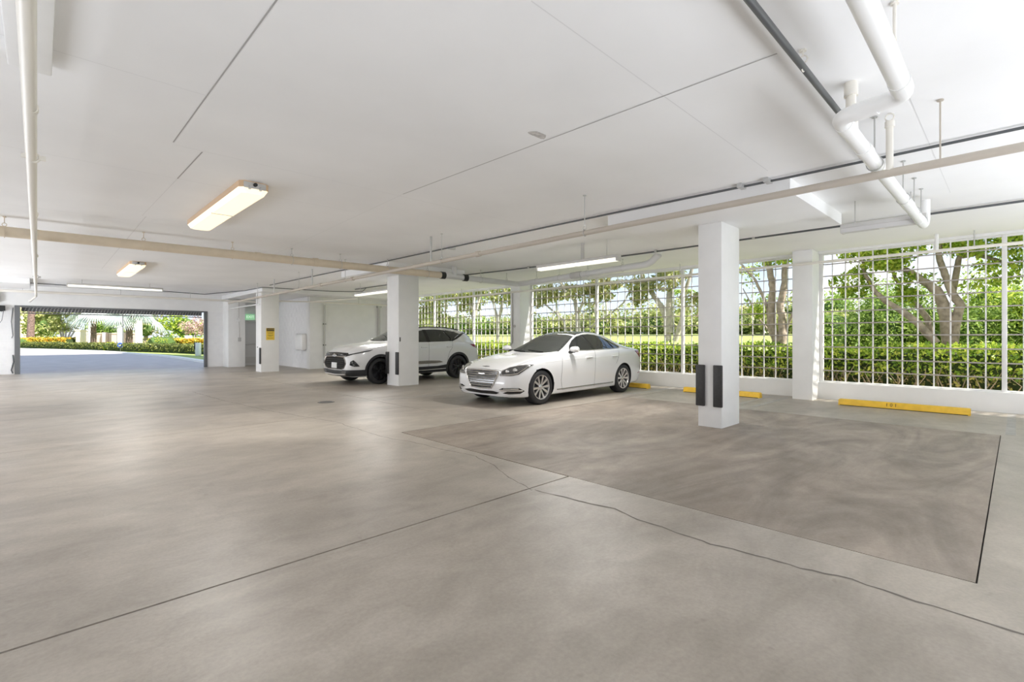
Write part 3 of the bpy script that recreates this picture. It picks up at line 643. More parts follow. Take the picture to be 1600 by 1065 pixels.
class Car:
    def __init__(s, name, label, loc, rz, spec):
        s.sp = spec; s.root = empty(name, label, 'car', loc, rz)
        s.body()
    def body(s):
        sp = s.sp; L = sp['L']
        xs = np.concatenate([np.linspace(0, .12, 9)[:-1]**1.0, np.linspace(.12, .6, 11)[:-1], np.linspace(.6, L-.6, 62)[:-1], np.linspace(L-.6, L-.1, 12)[:-1], np.linspace(L-.1, L, 7)])
        M = 40; rings = []
        for x in xs:
            q = {k: float(pchip(sp[k], x)) for k in ('zt', 'zs', 'w', 'wr', 'zb')}
            zt, zs, w, wr, zb = q['zt'], q['zs'], q['w'], q['wr'], q['zb']
            zs = min(zs, zt-0.02); gap = zt-zs; zr = zt-min(0.075, gap*0.35); wr = min(wr, w*0.93)
            zm = zb+(zs-zb)*0.55
            yb = w*0.955; gy = lambda t: yb+(wr-yb)*t
            c = [(0, zb), (w*0.7, zb), (w*0.90, zb), (w*0.955, zb+0.03), (w*0.975, zb+(zs-zb)*0.22), (w*1.0, zm), (w*1.0, zb+(zs-zb)*0.76),
                 (w*0.985, zs-(zs-zb)*0.08), (w*0.965, zs-0.008), (yb, zs+0.004), (gy(.33)+0.012*min(1, gap*3), zs+(zr-zs)*.36), (gy(.7)+0.014*min(1, gap*3), zs+(zr-zs)*.74), (wr, zr+.004), (wr*0.93, zt-min(.03, gap*.12)), (wr*0.6, zt-0.006), (wr*0.25, zt), (0, zt)]
            rings.append(bspline(c, M))
        nose = sp['nose']; tail = sp['tail']
        vs = []; R = 2*M-2
        for x, ring in zip(xs, rings):
            row = []
            for (y, z) in ring:
                dx = float(pchip(nose, z))*max(0, 1-x/0.55)**2 - float(pchip(tail, z))*max(0, 1-(L-x)/0.5)**2
                dx += 0.10*(abs(y)/0.95)**2*max(0, 1-x/0.5)
                row.append((x+dx, y, z))
            vs += row+[(a, -b, c) for (a, b, c) in row[-2:0:-1]]
        fs = []
        for i in range(len(xs)-1):
            for k in range(R): fs.append((i*R+k, i*R+(k+1) % R, (i+1)*R+(k+1) % R, (i+1)*R+k))
        for base, flip in ((0, True), ((len(xs)-1)*R, False)):
            for k in range(M-1):
                a, b = k, k+1; a2, b2 = (R-a) % R, (R-b) % R
                f = [base+a, base+b, base+b2, base+a2]
                ff = []; [ff.append(q) for q in f if q not in ff]
                if len(ff) > 2: fs.append(tuple(ff if flip else ff[::-1]))
        mb = MB(); mb.add(vs, fs); ob = mb.build('body', [CARW, WELL], s.root, 0)
        cut = MB()
        for xw in sp['wx']:
            for sy in (-1, 1):
                cut.lathe([(0.0001, .58), (sp['Ra'], .58), (sp['Ra'], 1.3), (0.0001, 1.3)], (xw, 0, sp['R']+sp.get('az', 0)), (0, sy, 0), 40, 0)
        co = cut.build('cut', [WELL], None, 0)
        bm = bmesh.new(); bm.from_mesh(co.data); bmesh.ops.remove_doubles(bm, verts=bm.verts[:], dist=0.001); bmesh.ops.recalc_face_normals(bm, faces=bm.faces[:]); bm.to_mesh(co.data); bm.free()
        co.parent = s.root
        md = ob.modifiers.new('b', 'BOOLEAN'); md.object = co; md.operation = 'DIFFERENCE'; md.solver = 'EXACT'
        try: md.material_mode = 'TRANSFER'
        except Exception: pass
        dg = bpy.context.evaluated_depsgraph_get(); dg.update()
        me = bpy.data.meshes.new_from_object(ob.evaluated_get(dg)); ob.modifiers.clear(); old = ob.data; ob.data = me; me.name = 'body'
        bpy.data.objects.remove(co)
        me.shade_smooth(); me.set_sharp_from_angle(angle=math.radians(38))
        # faces of the arch walls carry the well material whatever the solver did
        idx = [m_.name for m_ in me.materials]; wi = idx.index('wheel_well')
        for p in me.polygons:
            c = p.center
            for xw in sp['wx']:
                d = math.hypot(c.x-xw, c.z-sp['R']-sp.get('az', 0))
                if d < sp['Ra']+0.004 and abs(c.y) > 0.5: p.material_index = wi
            if c.z < float(pchip(sp['zb'], c.x))+0.015: p.material_index = wi
        bm = bmesh.new(); bm.from_mesh(me); s.bvh = BVHTree.FromBMesh(bm); bm.free(); s.ob = ob
    # --- projection of parts on the body skin
    def hit(s, o, d, eps):
        r = s.bvh.ray_cast(Vector(o), Vector(d))
        if r[0] is None:
            r = s.bvh.find_nearest(Vector(o)+Vector(d)*2)
        n = r[1]
        if n.dot(Vector(d)) > 0: n = -n
        return r[0]+(n*0.4-Vector(d)*0.6).normalized()*eps
    def proj(s, mode, a, b, eps):
        if mode == 'side': return s.hit((a, -3, b), (0, 1, 0), eps)
        if mode == 'front': return s.hit((-2, a, b), (1, 0, 0), eps)
        if mode == 'rear': return s.hit((8, a, b), (-1, 0, 0), eps)
        if mode == 'top': return s.hit((a, b, 4), (0, 0, -1), eps)
        if mode == 'ws': d = Vector((0.6, 0, -0.8)); return s.hit(Vector((a, b, 1.3))-d*3, d, eps)
        if mode == 'corner':   # (t, z): t runs round the front corner; 0 = straight ahead at y=-.5
            d = Vector((0.78, 0.625, 0)); e_ = Vector((0.625, -0.78, 0)); return s.hit(Vector((0.35, -0.65, b))+e_*a-d*3, d, eps)
    def patch(s, name, poly, mode, m, eps=0.005, res=0.06, parent=None, mirror=False, thick=True):
        bm = bmesh.new(); vv = [bm.verts.new((p[0], p[1], 0)) for p in poly]; bm.faces.new(vv)
        bmesh.ops.triangulate(bm, faces=bm.faces[:])
        for _ in range(8):
            es = [q for q in bm.edges if q.calc_length() > res]
            if not es: break
            bmesh.ops.subdivide_edges(bm, edges=es, cuts=1); bmesh.ops.triangulate(bm, faces=[f for f in bm.faces if len(f.verts) > 3])
        bnd = [q for q in bm.edges if len(q.link_faces) == 1]
        for v in bm.verts: v.co = s.proj(mode, v.co.x, v.co.y, eps)
        cen = Vector((s.sp['L']/2, 0, 0.7))
        if thick:     # a rim that goes down into the skin
            ex = bmesh.ops.extrude_edge_only(bm, edges=bnd)
            for v in [g_ for g_ in ex['geom'] if isinstance(g_, bmesh.types.BMVert)]:
                v.co += (cen-v.co).normalized()*0.012
        bmesh.ops.recalc_face_normals(bm, faces=bm.faces[:])
        me = bpy.data.meshes.new(name); bm.to_mesh(me); bm.free()
        me.materials.append(m); me.shade_smooth(); me.set_sharp_from_angle(angle=math.radians(40))
        objs = []
        for sy in ((1, -1) if mirror else (1,)):
            mm = me if sy == 1 else me.copy()
            if sy == -1: mm.transform(Matrix.Scale(-1, 4, (0, 1, 0))); mm.flip_normals()
            o = bpy.data.objects.new(name, mm); COL.objects.link(o); o.parent = parent or s.root; objs.append(o)
        return objs
    def line(s, name, pts, mode, r, m, eps=0.002, parent=None, mirror=False, n=6, closed=False):
        fine = []
        P = list(pts)+([pts[0]] if closed else [])
        for a, b in zip(P, P[1:]):
            k = max(1, int(math.hypot(b[0]-a[0], b[1]-a[1])/0.05))
            for i in range(k): fine.append((a[0]+(b[0]-a[0])*i/k, a[1]+(b[1]-a[1])*i/k))
        fine.append(P[-1]); q = [s.proj(mode, a, b, eps) for a, b in fine]
        objs = []
        for sy in ((1, -1) if mirror else (1,)):
            objs.append(MB().tube([(v.x, v.y*sy, v.z) for v in q], r, n).build(name, m, parent or s.root))
        return objs
    def wheel(s, spokes, rim_m, face_m, twin):
        R = s.sp['R']; W = s.sp.get('W', 0.24); rr = s.sp['rim']
        prof = [(rr, -W/2+.015), (rr+.01, -W/2), (R-.035, -W/2-.002), (R-.012, -W/2+.012), (R, -W/2+.04), (R, W/2-.04), (R-.012, W/2-.012), (R-.035, W/2+.002), (rr+.01, W/2), (rr, W/2-.015)]
        wh = []
        for xw in s.sp['wx']:
            for sy in (-1, 1):
                y0 = s.sp['track']*sy
                if not wh:
                    w = MB().lathe(prof, (0, 0, 0), (0, 1, 0), 40).build('wheel', TYRE, s.root)
                    MB().lathe([(rr+.004, -W/2+.006), (rr-.012, -W/2+.008), (rr-.022, -W/2+.03), (rr-.03, W/2-.02), (rr+.002, W/2-.005)], (0, 0, 0), (0, 1, 0), 40).build('rim', rim_m, w)
                    MB().lathe([(0, -W/2+.10), (rr-.03, -W/2+.10)], (0, 0, 0), (0, 1, 0), 32).lathe([(0, -W/2+.075), (0.14, -W/2+.075), (.14, -W/2+.10)], (0, 0, 0), (0, 1, 0), 24).build('brake_disc', HUBD, w)
                    sp_ = MB()
                    for k in range(spokes):
                        a0 = 2*PI*k/spokes
                        for t in ((-twin, twin) if twin else (0,)):
                            a = a0+t; a1 = a0+t*1.5
                            p0 = Vector((math.cos(a0+t*.5)*.035, -W/2+.034, math.sin(a0+t*.5)*.035)); p1 = Vector((math.cos(a1)*(rr-.012), -W/2+.016, math.sin(a1)*(rr-.012)))
                            d = (p1-p0).normalized(); side = d.cross(Vector((0, 1, 0))).normalized()
                            w0, w1 = (.017, .025) if twin else (.030, .036)
                            q = [p0+side*w0, p0-side*w0, p1-side*w1, p1+side*w1]
                            bk = [v+Vector((0, .03, 0)) for v in q]
                            sp_.add(q+bk, [(0, 1, 2, 3), (7, 6, 5, 4), (0, 4, 5, 1), (1, 5, 6, 2), (2, 6, 7, 3), (3, 7, 4, 0)])
                    sp_.lathe([(0, -W/2+.022), (.03, -W/2+.022), (.055, -W/2+.032), (.06, -W/2+.06)], (0, 0, 0), (0, 1, 0), 20)
                    sp_.build('spokes', face_m, w, 30)
                else:
                    w = copy_tree(wh[0], s.root)
                w.location = (xw, y0, R); w.rotation_euler = (0, random.uniform(0, 1), 0 if sy < 0 else PI); wh.append(w)
    def mirror_part(s, x, y, z, m):
        for sy in (-1, 1):
            o = MB(); n = 14; rings = []
            for (t, a, b) in ((0, .05, .03), (.03, .085, .055), (.12, .10, .068), (.17, .085, .06), (.20, .05, .04)):
                rings.append([(x+.02+math.cos(q)*a*(1 if math.cos(q) < 0 else .55), sy*(y+t), z+math.sin(q)*b) for q in [2*PI*i/n for i in range(n)]])
            vs = [v for r in rings for v in r]; fs = [(i*n+k, i*n+(k+1) % n, (i+1)*n+(k+1) % n, (i+1)*n+k) for i in range(4) for k in range(n)]+[tuple(range(n)), tuple(range(4*n, 5*n))]
            o.add(vs, fs); mo = o.build('wing_mirror', m, s.root)
            MB().tube([(x+.03, sy*(y-.06), z-.07), (x+.03, sy*(y+.02), z-.055), (x+.03, sy*(y+.10), z-.050)], [.035, .03, .022], 8).build('mirror_arm', CBLK, mo)

# sedan ---------------------------------------------------------------
SED = dict(L=4.99, R=0.345, rim=0.242, Ra=0.378, W=0.245, track=0.80, wx=(0.84, 3.85),
    zt=[(0, .705), (.05, .735), (.27, .80), (.6, .866), (1.0, .935), (1.50, 1.005), (1.7, 1.09), (2.0, 1.235), (2.35, 1.385), (2.6, 1.445), (2.9, 1.478), (3.15, 1.475), (3.5, 1.425), (3.9, 1.30), (4.3, 1.145), (4.5, 1.10), (4.8, 1.075), (4.93, 1.03), (4.99, .93)],
    zs=[(0, .62), (.1, .665), (.3, .735), (.6, .82), (1.0, .895), (1.5, .965), (2.5, 1.005), (3.5, 1.035), (4.2, 1.045), (4.7, 1.02), (4.99, .88)],
    w=[(0, .66), (.05, .78), (.12, .845), (.25, .893), (.5, .927), (.9, .943), (3.9, .945), (4.3, .925), (4.7, .86), (4.9, .77), (4.99, .66)],
    wr=[(0, .5), (.3, .62), (1, .68), (1.5, .70), (2.0, .635), (2.4, .58), (2.9, .56), (3.5, .565), (4.0, .61), (4.5, .68), (4.99, .52)],
    zb=[(0, .19), (.1, .17), (.5, .16), (4.5, .19), (4.9, .30), (4.99, .38)],
    nose=[(.15, .06), (.26, .012), (.40, 0.0), (.55, .01), (.66, .035), (.70, .055), (.76, .12), (1.0, .4)], tail=[(.2, .12), (.45, 0.0), (.7, .02), (.95, .05), (1.1, .02)])
c = Car('sedan', 'white four-door sedan with a wide chrome slatted grille, parked nose out', (6.36, 7.50, 0), math.radians(1.2), SED)
win = [(1.88, 1.045), (2.02, 1.15), (2.22, 1.275), (2.42, 1.355), (2.62, 1.395), (2.85, 1.41), (3.10, 1.395), (3.32, 1.345), (3.52, 1.27), (3.70, 1.18), (3.80, 1.12), (3.76, 1.085), (3.3, 1.068), (2.6, 1.055)]
c.patch('side_window', win, 'side', GLASS, 0.006, mirror=True)
c.line('window_trim', win, 'side', 0.007, SATIN, 0.006, mirror=True, closed=True)
c.patch('door_pillar', [(2.66, 1.055), (2.74, 1.055), (2.66, 1.40), (2.60, 1.395)], 'side', CBLK, 0.0105, mirror=True)
c.line('quarter_divider', [(3.42, 1.30), (3.50, 1.08)], 'side', 0.008, CBLK, 0.008, mirror=True)
c.patch('windscreen', [(1.48, 0), (1.50, .30), (1.56, .55), (1.64, .70), (1.95, .625), (2.35, .535), (2.40, .3), (2.42, 0), (2.40, -.3), (2.35, -.535), (1.95, -.625), (1.64, -.70), (1.56, -.55), (1.50, -.30)], 'top', GLASS2, 0.006)
c.patch('rear_window', [(3.62, 0), (3.60, .45), (4.02, .52), (4.24, .56), (4.27, 0), (4.24, -.56), (4.02, -.52), (3.60, -.45)], 'top', GLASS, 0.006)
c.patch('roof_glass', [(2.46, 0), (2.44, .50), (2.9, .485), (3.35, .47), (3.40, 0), (3.35, -.47), (2.9, -.485), (2.44, -.50)], 'top', GLASS, 0.006)
for y in (-.35, .2): c.line('wiper', [(1.53, y), (1.60, y+.5 if y < 0 else y+.42)], 'top', 0.008, CBLK, 0.014)
gp = [(-.475, .675), (-.30, .684), (0, .688), (.30, .684), (.475, .675), (.455, .58), (.36, .42), (.30, .34), (0, .328), (-.30, .34), (-.36, .42), (-.455, .58)]
gr = c.patch('grille', gp, 'front', CBLK, 0.004)[0]
c.line('grille_frame', gp, 'front', 0.013, CHROME, 0.010, gr, closed=True, n=8)
for i in range(7):
    z = .385+i*.043; hw = np.interp(z, [.34, .42, .58, .675], [.29, .35, .44, .46])
    sl = c.line('slat', [(-hw, z), (0, z-.004), (hw, z)], 'front', 0.0105, SATIN, 0.014, gr, n=6)
c.patch('grille_badge', [(-.10, .612), (-.03, .606), (0, .596), (.03, .606), (.10, .612), (.09, .622), (0, .618), (-.09, .622)], 'front', CHROME, 0.022, parent=gr)
c.patch('hood_emblem', [(.165, -.10), (.155, -.02), (.15, 0), (.155, .02), (.165, .10), (.178, .09), (.175, .025), (.185, 0), (.175, -.025), (.178, -.09)], 'top', DCHROME, 0.006, res=.03)
c.line('hood_gap', [(.10, -.62), (.075, -.3), (.07, 0), (.075, .3), (.10, .62)], 'top', 0.004, SEAMC, 0.0)
c.line('hood_gap', [(.12, -.64), (.5, -.70), (1.0, -.735), (1.5, -.76)], 'top', 0.004, SEAMC, 0.0, mirror=True)
hl = [(-.29, .588), (-.235, .69), (-.10, .750), (.10, .788), (.36, .806), (.31, .765), (.20, .695), (.10, .622), (-.06, .598)]
h = c.patch('headlight', hl, 'corner', LAMPD, 0.006, res=.04, mirror=True)
c.line('headlight_rim', hl, 'corner', 0.006, SATIN, 0.006, mirror=True, closed=True)
for (t, z, r) in ((-.13, .672, .036), (.02, .695, .042)):
    for sy in (1, -1):
        p = c.proj('corner', t, z, 0.012); MB().lathe([(0, -.012), (r*.5, -.010), (r, 0), (r*1.05, .02)], (p.x, p.y*sy, p.z), (.75, .66*sy, 0), 18).build('projector', LAMPW if r > .04 else CHROME, h[0 if sy == 1 else 1])
c.line('daylight_strip', [(-.26, .612), (-.06, .623), (.07, .644), (.17, .71), (.25, .762)], 'corner', 0.008, CHROME, 0.009, mirror=True)
lo = [(-.52, .265), (-.42, .232), (0, .220), (.42, .232), (.52, .265), (.34, .288), (0, .278), (-.34, .288)]
c.patch('lower_intake', lo, 'front', CBLK, 0.010)
c.line('lower_trim', [(-.56, .300), (-.36, .300), (0, .288), (.36, .300), (.56, .300)], 'front', 0.010, CARW, 0.006)
ci = [(-.30, .325), (-.22, .365), (-.05, .370), (.10, .368), (.20, .30), (.12, .255), (-.10, .248), (-.22, .262), (-.10, .31)]
c.patch('corner_intake', ci, 'corner', CBLK, 0.005, res=.04, mirror=True)
c.line('intake_blade', [(-.26, .318), (-.1, .316), (.05, .318), (.16, .312)], 'corner', 0.015, SATIN, 0.012, mirror=True)
c.line('fog_strip', [(-.20, .348), (.09, .350)], 'corner', 0.010, LAMPW, 0.006, mirror=True)
c.line('sill_trim', [(1.32, .265), (3.40, .285)], 'side', 0.012, DCHROME, 0.004, mirror=True)
c.line('door_gap', [(1.50, .98), (1.46, .75), (1.44, .45), (1.50, .24)], 'side', 0.0035, SEAMC, 0.0, mirror=True)
c.line('door_gap', [(2.68, 1.05), (2.64, .75), (2.64, .24)], 'side', 0.0035, SEAMC, 0.0, mirror=True)
c.line('door_gap', [(3.66, 1.06), (3.60, .86), (3.50, .72)], 'side', 0.0035, SEAMC, 0.0, mirror=True)
c.line('door_gap', [(1.50, .24), (3.40, .26)], 'side', 0.003, SEAMC, 0.0, mirror=True)
c.line('shoulder_crease', [(.95, .83), (1.6, .865), (2.6, .885), (3.6, .91), (4.4, .93)], 'side', 0.006, CARW, -0.003, mirror=True)
for x in (2.40, 3.42): c.line('door_handle', [(x-.11, .895), (x, .90), (x+.11, .90)], 'side', 0.016, CARW, 0.022, mirror=True); c.patch('handle_cup', [(x-.10, .868), (x+.08, .868), (x+.09, .925), (x-.09, .925)], 'side', SEAMC if x < 0 else CARW, 0.002, mirror=True)
tlp = [(4.42, 1.0), (4.60, 1.015), (4.80, .98), (4.82, .86), (4.70, .84), (4.60, .90)]
c.patch('tail_light', tlp, 'side', REDL, 0.006, mirror=True)
c.patch('license_plate', [(-.16, .62), (.16, .62), (.16, .78), (-.16, .78)], 'rear', PLATEM, 0.012)
c.line('reflector', [(4.60, .44), (4.74, .46)], 'side', 0.009, REDL, 0.002, mirror=True)
c.mirror_part(1.78, .915, 1.085, CARW)
c.wheel(5, ALLOY, ALLOY, 0.20)
for k_ in (2, 3): pass

# suv -----------------------------------------------------------------
SUV = dict(L=4.86, R=0.372, rim=0.272, Ra=0.415, W=0.245, track=0.835, wx=(0.96, 3.82),
    zt=[(0, .86), (.04, .92), (.15, 1.0), (.4, 1.08), (.8, 1.14), (1.35, 1.20), (1.6, 1.31), (1.9, 1.455), (2.2, 1.58), (2.5, 1.645), (2.8, 1.675), (3.3, 1.675), (3.8, 1.64), (4.15, 1.59), (4.36, 1.545), (4.45, 1.48), (4.6, 1.32), (4.75, 1.16), (4.82, 1.06), (4.86, .92)],
    zs=[(0, .74), (.1, .86), (.3, .94), (.8, 1.045), (1.35, 1.12), (2.5, 1.155), (3.4, 1.175), (4.0, 1.19), (4.5, 1.15), (4.86, .85)],
    w=[(0, .70), (.05, .82), (.15, .89), (.35, .94), (.8, .968), (4.0, .97), (4.45, .935), (4.75, .86), (4.86, .74)],
    wr=[(0, .55), (.4, .68), (1.35, .72), (1.8, .675), (2.2, .635), (2.8, .62), (3.8, .62), (4.3, .62), (4.6, .68), (4.86, .58)],
    zb=[(0, .30), (.1, .22), (.5, .215), (4.4, .25), (4.8, .38), (4.86, .45)],
    nose=[(.2, .12), (.35, .01), (.5, 0.0), (.8, .03), (.9, .07), (1.0, .14), (1.2, .3)], tail=[(.2, .14), (.5, 0.0), (.9, .03), (1.2, .04), (1.55, .0)])
v = Car('suv', 'white SUV with black grille and black wheels behind the middle pillar', (6.04, 13.58, 0), math.radians(1.5), SUV)
sw_ = [(1.72, 1.185), (1.95, 1.32), (2.2, 1.445), (2.42, 1.53), (2.7, 1.575), (3.1, 1.585), (3.5, 1.565), (3.85, 1.52), (4.06, 1.44), (3.90, 1.37), (3.70, 1.275), (3.50, 1.215), (3.2, 1.20), (2.5, 1.19)]
v.patch('side_window', sw_, 'side', GLASS, 0.006, mirror=True)
v.patch('door_pillar', [(2.60, 1.19), (2.72, 1.19), (2.70, 1.575), (2.60, 1.57)], 'side', CBLK, 0.0105, mirror=True)
v.line('quarter_divider', [(3.40, 1.55), (3.56, 1.30), (3.50, 1.21)], 'side', 0.014, CBLK, 0.008, mirror=True)
v.patch('rear_pillar_blade', [(3.50, 1.215), (3.72, 1.285), (3.92, 1.375), (4.10, 1.455), (4.30, 1.50), (4.52, 1.34), (4.56, 1.30), (4.36, 1.46), (4.24, 1.455), (4.05, 1.375), (3.84, 1.29), (3.62, 1.215)], 'side', CBLK, 0.008, mirror=True, res=.04)
v.line('chrome_kink', [(3.72, 1.30), (3.98, 1.42)], 'side', 0.010, CHROME, 0.012, mirror=True)
v.patch('windscreen', [(1.40, 0), (1.42, .35), (1.50, .62), (1.56, .72), (1.9, .655), (2.22, .595), (2.27, .3), (2.28, 0), (2.27, -.3), (2.22, -.595), (1.9, -.655), (1.56, -.72), (1.50, -.62), (1.42, -.35)], 'top', GLASS2, 0.006)
v.patch('rear_window', [(4.46, 0), (4.45, .50), (4.66, .58), (4.68, 0), (4.66, -.58), (4.45, -.50)], 'top', GLASS, 0.006)
v.line('roof_rail', [(2.35, -.56), (3.2, -.555), (4.1, -.555)], 'top', 0.018, CBLK, 0.022, mirror=True)
gg = [(-.60, .70), (-.52, .78), (0, .80), (.52, .78), (.60, .70), (.66, .60), (.56, .48), (.40, .44), (-.40, .44), (-.56, .48), (-.66, .60)]
gr = v.patch('grille', gg, 'front', WELL, 0.006)[0]
v.line('grille_frame', gg, 'front', 0.014, DCHROME, 0.008, gr, closed=True)
for i in range(5): v.line('slat', [(-.54, .50+i*.055), (0, .497+i*.055), (.54, .50+i*.055)], 'front', 0.007, CBLK, 0.012, gr)
v.patch('upper_grille', [(-.70, .835), (-.60, .90), (0, .915), (.60, .90), (.70, .835), (.5, .815), (0, .81), (-.5, .815)], 'front', CBLK, 0.006)
v.line('grille_bar', [(-.64, .80), (0, .808), (.64, .80)], 'front', 0.012, DCHROME, 0.012)
for sgn in (0,):   # bow-tie shaped emblem
    v.patch('front_emblem', [(-.14, .80), (-.05, .80), (-.045, .785), (.055, .785), (.05, .80), (.14, .80), (.12, .85), (.05, .85), (.045, .868), (-.055, .868), (-.05, .85), (-.12, .85)], 'front', CHROME, 0.022, res=.04)
v.patch('license_plate', [(-.155, .465), (.155, .465), (.155, .62), (-.155, .62)], 'front', PLATEM, 0.028)
dl = [(-.20, .86), (-.05, .905), (.15, .94), (.36, .985), (.46, 1.005), (.40, .965), (.22, .915), (.05, .87), (-.10, .80), (-.20, .785)]
v.patch('daylight_lamp', [(-.20, .845), (.0, .885), (.20, .925), (.47, .99), (.40, .945), (.20, .895), (.02, .86), (-.20, .80)], 'corner', CBLK, 0.007, res=.05, mirror=True)
v.line('lamp_strip', [(-.16, .845), (.02, .882), (.20, .917), (.42, .968)], 'corner', 0.006, LAMPG, 0.009, mirror=True)
fl = [(-.04, .57), (-.02, .66), (.06, .70), (.12, .64), (.20, .53), (.08, .53)]
hd = v.patch('headlight', fl, 'corner', CBLK, 0.007, res=.05, mirror=True)
v.line('headlight_frame', fl, 'corner', 0.008, CLAD, 0.008, mirror=True, closed=True)
for sy in (1, -1):
    for (t, z) in ((.03, .64), (.07, .57)):
        p = v.proj('corner', t, z, .012); MB().lathe([(0, -.012), (.018, -.008), (.03, 0), (.032, .015)], (p.x, p.y*sy, p.z), (.75, .66*sy, 0), 14).build('projector', LAMPG, hd[0 if sy == 1 else 1])
v.patch('lower_bumper', [(-.68, .245), (-.72, .42), (0, .405), (.72, .42), (.68, .245)], 'front', CLAD, 0.007)
v.patch('lower_bumper_corner', [(-.36, .25), (-.36, .425), (0, .43), (.40, .43), (.40, .25)], 'corner', CLAD, 0.006, mirror=True)
v.line('skid_trim', [(-.62, .30), (0, .28), (.62, .30)], 'front', 0.022, SATIN, 0.012)
v.patch('fog_lamp', [(-.30, .33), (-.30, .40), (-.20, .405), (-.18, .345)], 'corner', LAMPG, 0.012, mirror=True)
for xw in SUV['wx']:
    a_ = [(xw+math.cos(q)*.418, .372+math.sin(q)*.418) for q in np.linspace(-.28, PI+.28, 26)]; b_ = [(xw+math.cos(q)*.487, .372+math.sin(q)*.487) for q in np.linspace(PI+.24, -.24, 26)]
    v.patch('arch_cladding', a_+b_, 'side', CLAD, 0.010, res=.08, mirror=True)
v.patch('sill_cladding', [(1.40, .245), (1.44, .40), (1.9, .43), (3.0, .435), (3.34, .47), (3.36, .26), (2.5, .245)], 'side', CLAD, 0.010, mirror=True)
v.patch('door_moulding', [(1.55, .52), (1.6, .60), (2.6, .615), (3.05, .60), (3.20, .55), (2.9, .52), (2.2, .515)], 'side', DCHROME, 0.006, mirror=True)
v.line('sill_chrome', [(1.46, .335), (2.4, .325), (3.30, .345)], 'side', 0.012, SATIN, 0.014, mirror=True)
v.line('door_gap', [(1.55, 1.14), (1.50, .8), (1.50, .45)], 'side', 0.004, SEAMC, 0.0, mirror=True)
v.line('door_gap', [(2.66, 1.19), (2.64, .8), (2.64, .30)], 'side', 0.004, SEAMC, 0.0, mirror=True)
v.line('door_gap', [(3.60, 1.24), (3.56, 1.0), (3.44, .86), (3.36, .6)], 'side', 0.004, SEAMC, 0.0, mirror=True)
for x in (2.45, 3.44): v.line('door_handle', [(x-.11, 1.03), (x, 1.035), (x+.11, 1.035)], 'side', 0.016, CARW, 0.022, mirror=True)
v.patch('tail_light', [(4.34, 1.11), (4.62, 1.10), (4.80, 1.04), (4.80, .94), (4.66, .97), (4.50, 1.03)], 'side', REDL, 0.008, mirror=True)
v.patch('rear_bumper', [(-.66, .40), (-.70, .62), (.70, .62), (.66, .40)], 'rear', CLAD, 0.007)
v.patch('rear_plate', [(-.155, .78), (.155, .78), (.155, .93), (-.155, .93)], 'rear', PLATEM, 0.012)
v.mirror_part(1.86, .93, 1.24, CARW)
v.wheel(5, CBLK, mat('black_alloy', (0.03, 0.03, 0.032), 0.12, 0.5), 0.17)

# ------------------------------------------------------------------ outside: ground, road, kerb
def rise(x): t = min(1, max(0, (x-17)/24.0)); return 1.7*t*t*(3-2*t)
gx = [-90, -8.3, 12.5, 14.6, 17, 20, 23, 26, 29, 32, 35, 38, 41, 60, 120]; gy = [-60, -12.3, 0, 12, 25.5, 40, 60, 90, 180]
vs = []; fs = []
for a in gx:
    for b in gy: vs.append((a, b, rise(a)-0.03))
n = len(gy)
for i in range(len(gx)-1):
    for j in range(len(gy)-1):
        if gx[i] >= -8.31 and gx[i+1] <= 12.51 and gy[j] >= -12.31 and gy[j+1] <= 25.51: continue
        fs.append((i*n+j, (i+1)*n+j, (i+1)*n+j+1, i*n+j+1))
mb = MB(); mb.add(vs, fs); struct(mb.build('ground_lawn', LAWN, smooth=60))
struct(MB().box(13.12, -20, -0.03, 14.9, 25.5, -0.005).build('ground_soil', SOIL, smooth=0))
struct(MB().box(12.5, -20, -0.03, 13.12, 25.5, -0.004).build('ground_bounce_strip', KERB, smooth=0))  # unseen pale strip added to bounce sunlight up to the ceiling edge
EDGE = [(6.3, 25.4), (6.3, 37.2), (6.08, 41.5), (4.94, 51.5), (3.8, 58.75), (1.4, 67), (-1.2, 74.5), (-9, 97)]
struct(MB().prism([(-80, 25.4)]+EDGE+[(-80, 97)], up, -0.2, -0.012).build('road', ASPH, smooth=0))
kb = MB(); vs = []; fs = []
for i, (x, y) in enumerate(EDGE):
    vs += [(x-0.15, y, -0.01), (x-0.13, y, 0.10), (x+0.15, y, 0.11), (x+0.15, y, -0.05)]
    if i: fs += [((i-1)*4+k, (i-1)*4+k+1, i*4+k+1, i*4+k) for k in range(3)]
kb.add(vs, fs); struct(kb.build('kerb', KERB, smooth=0))

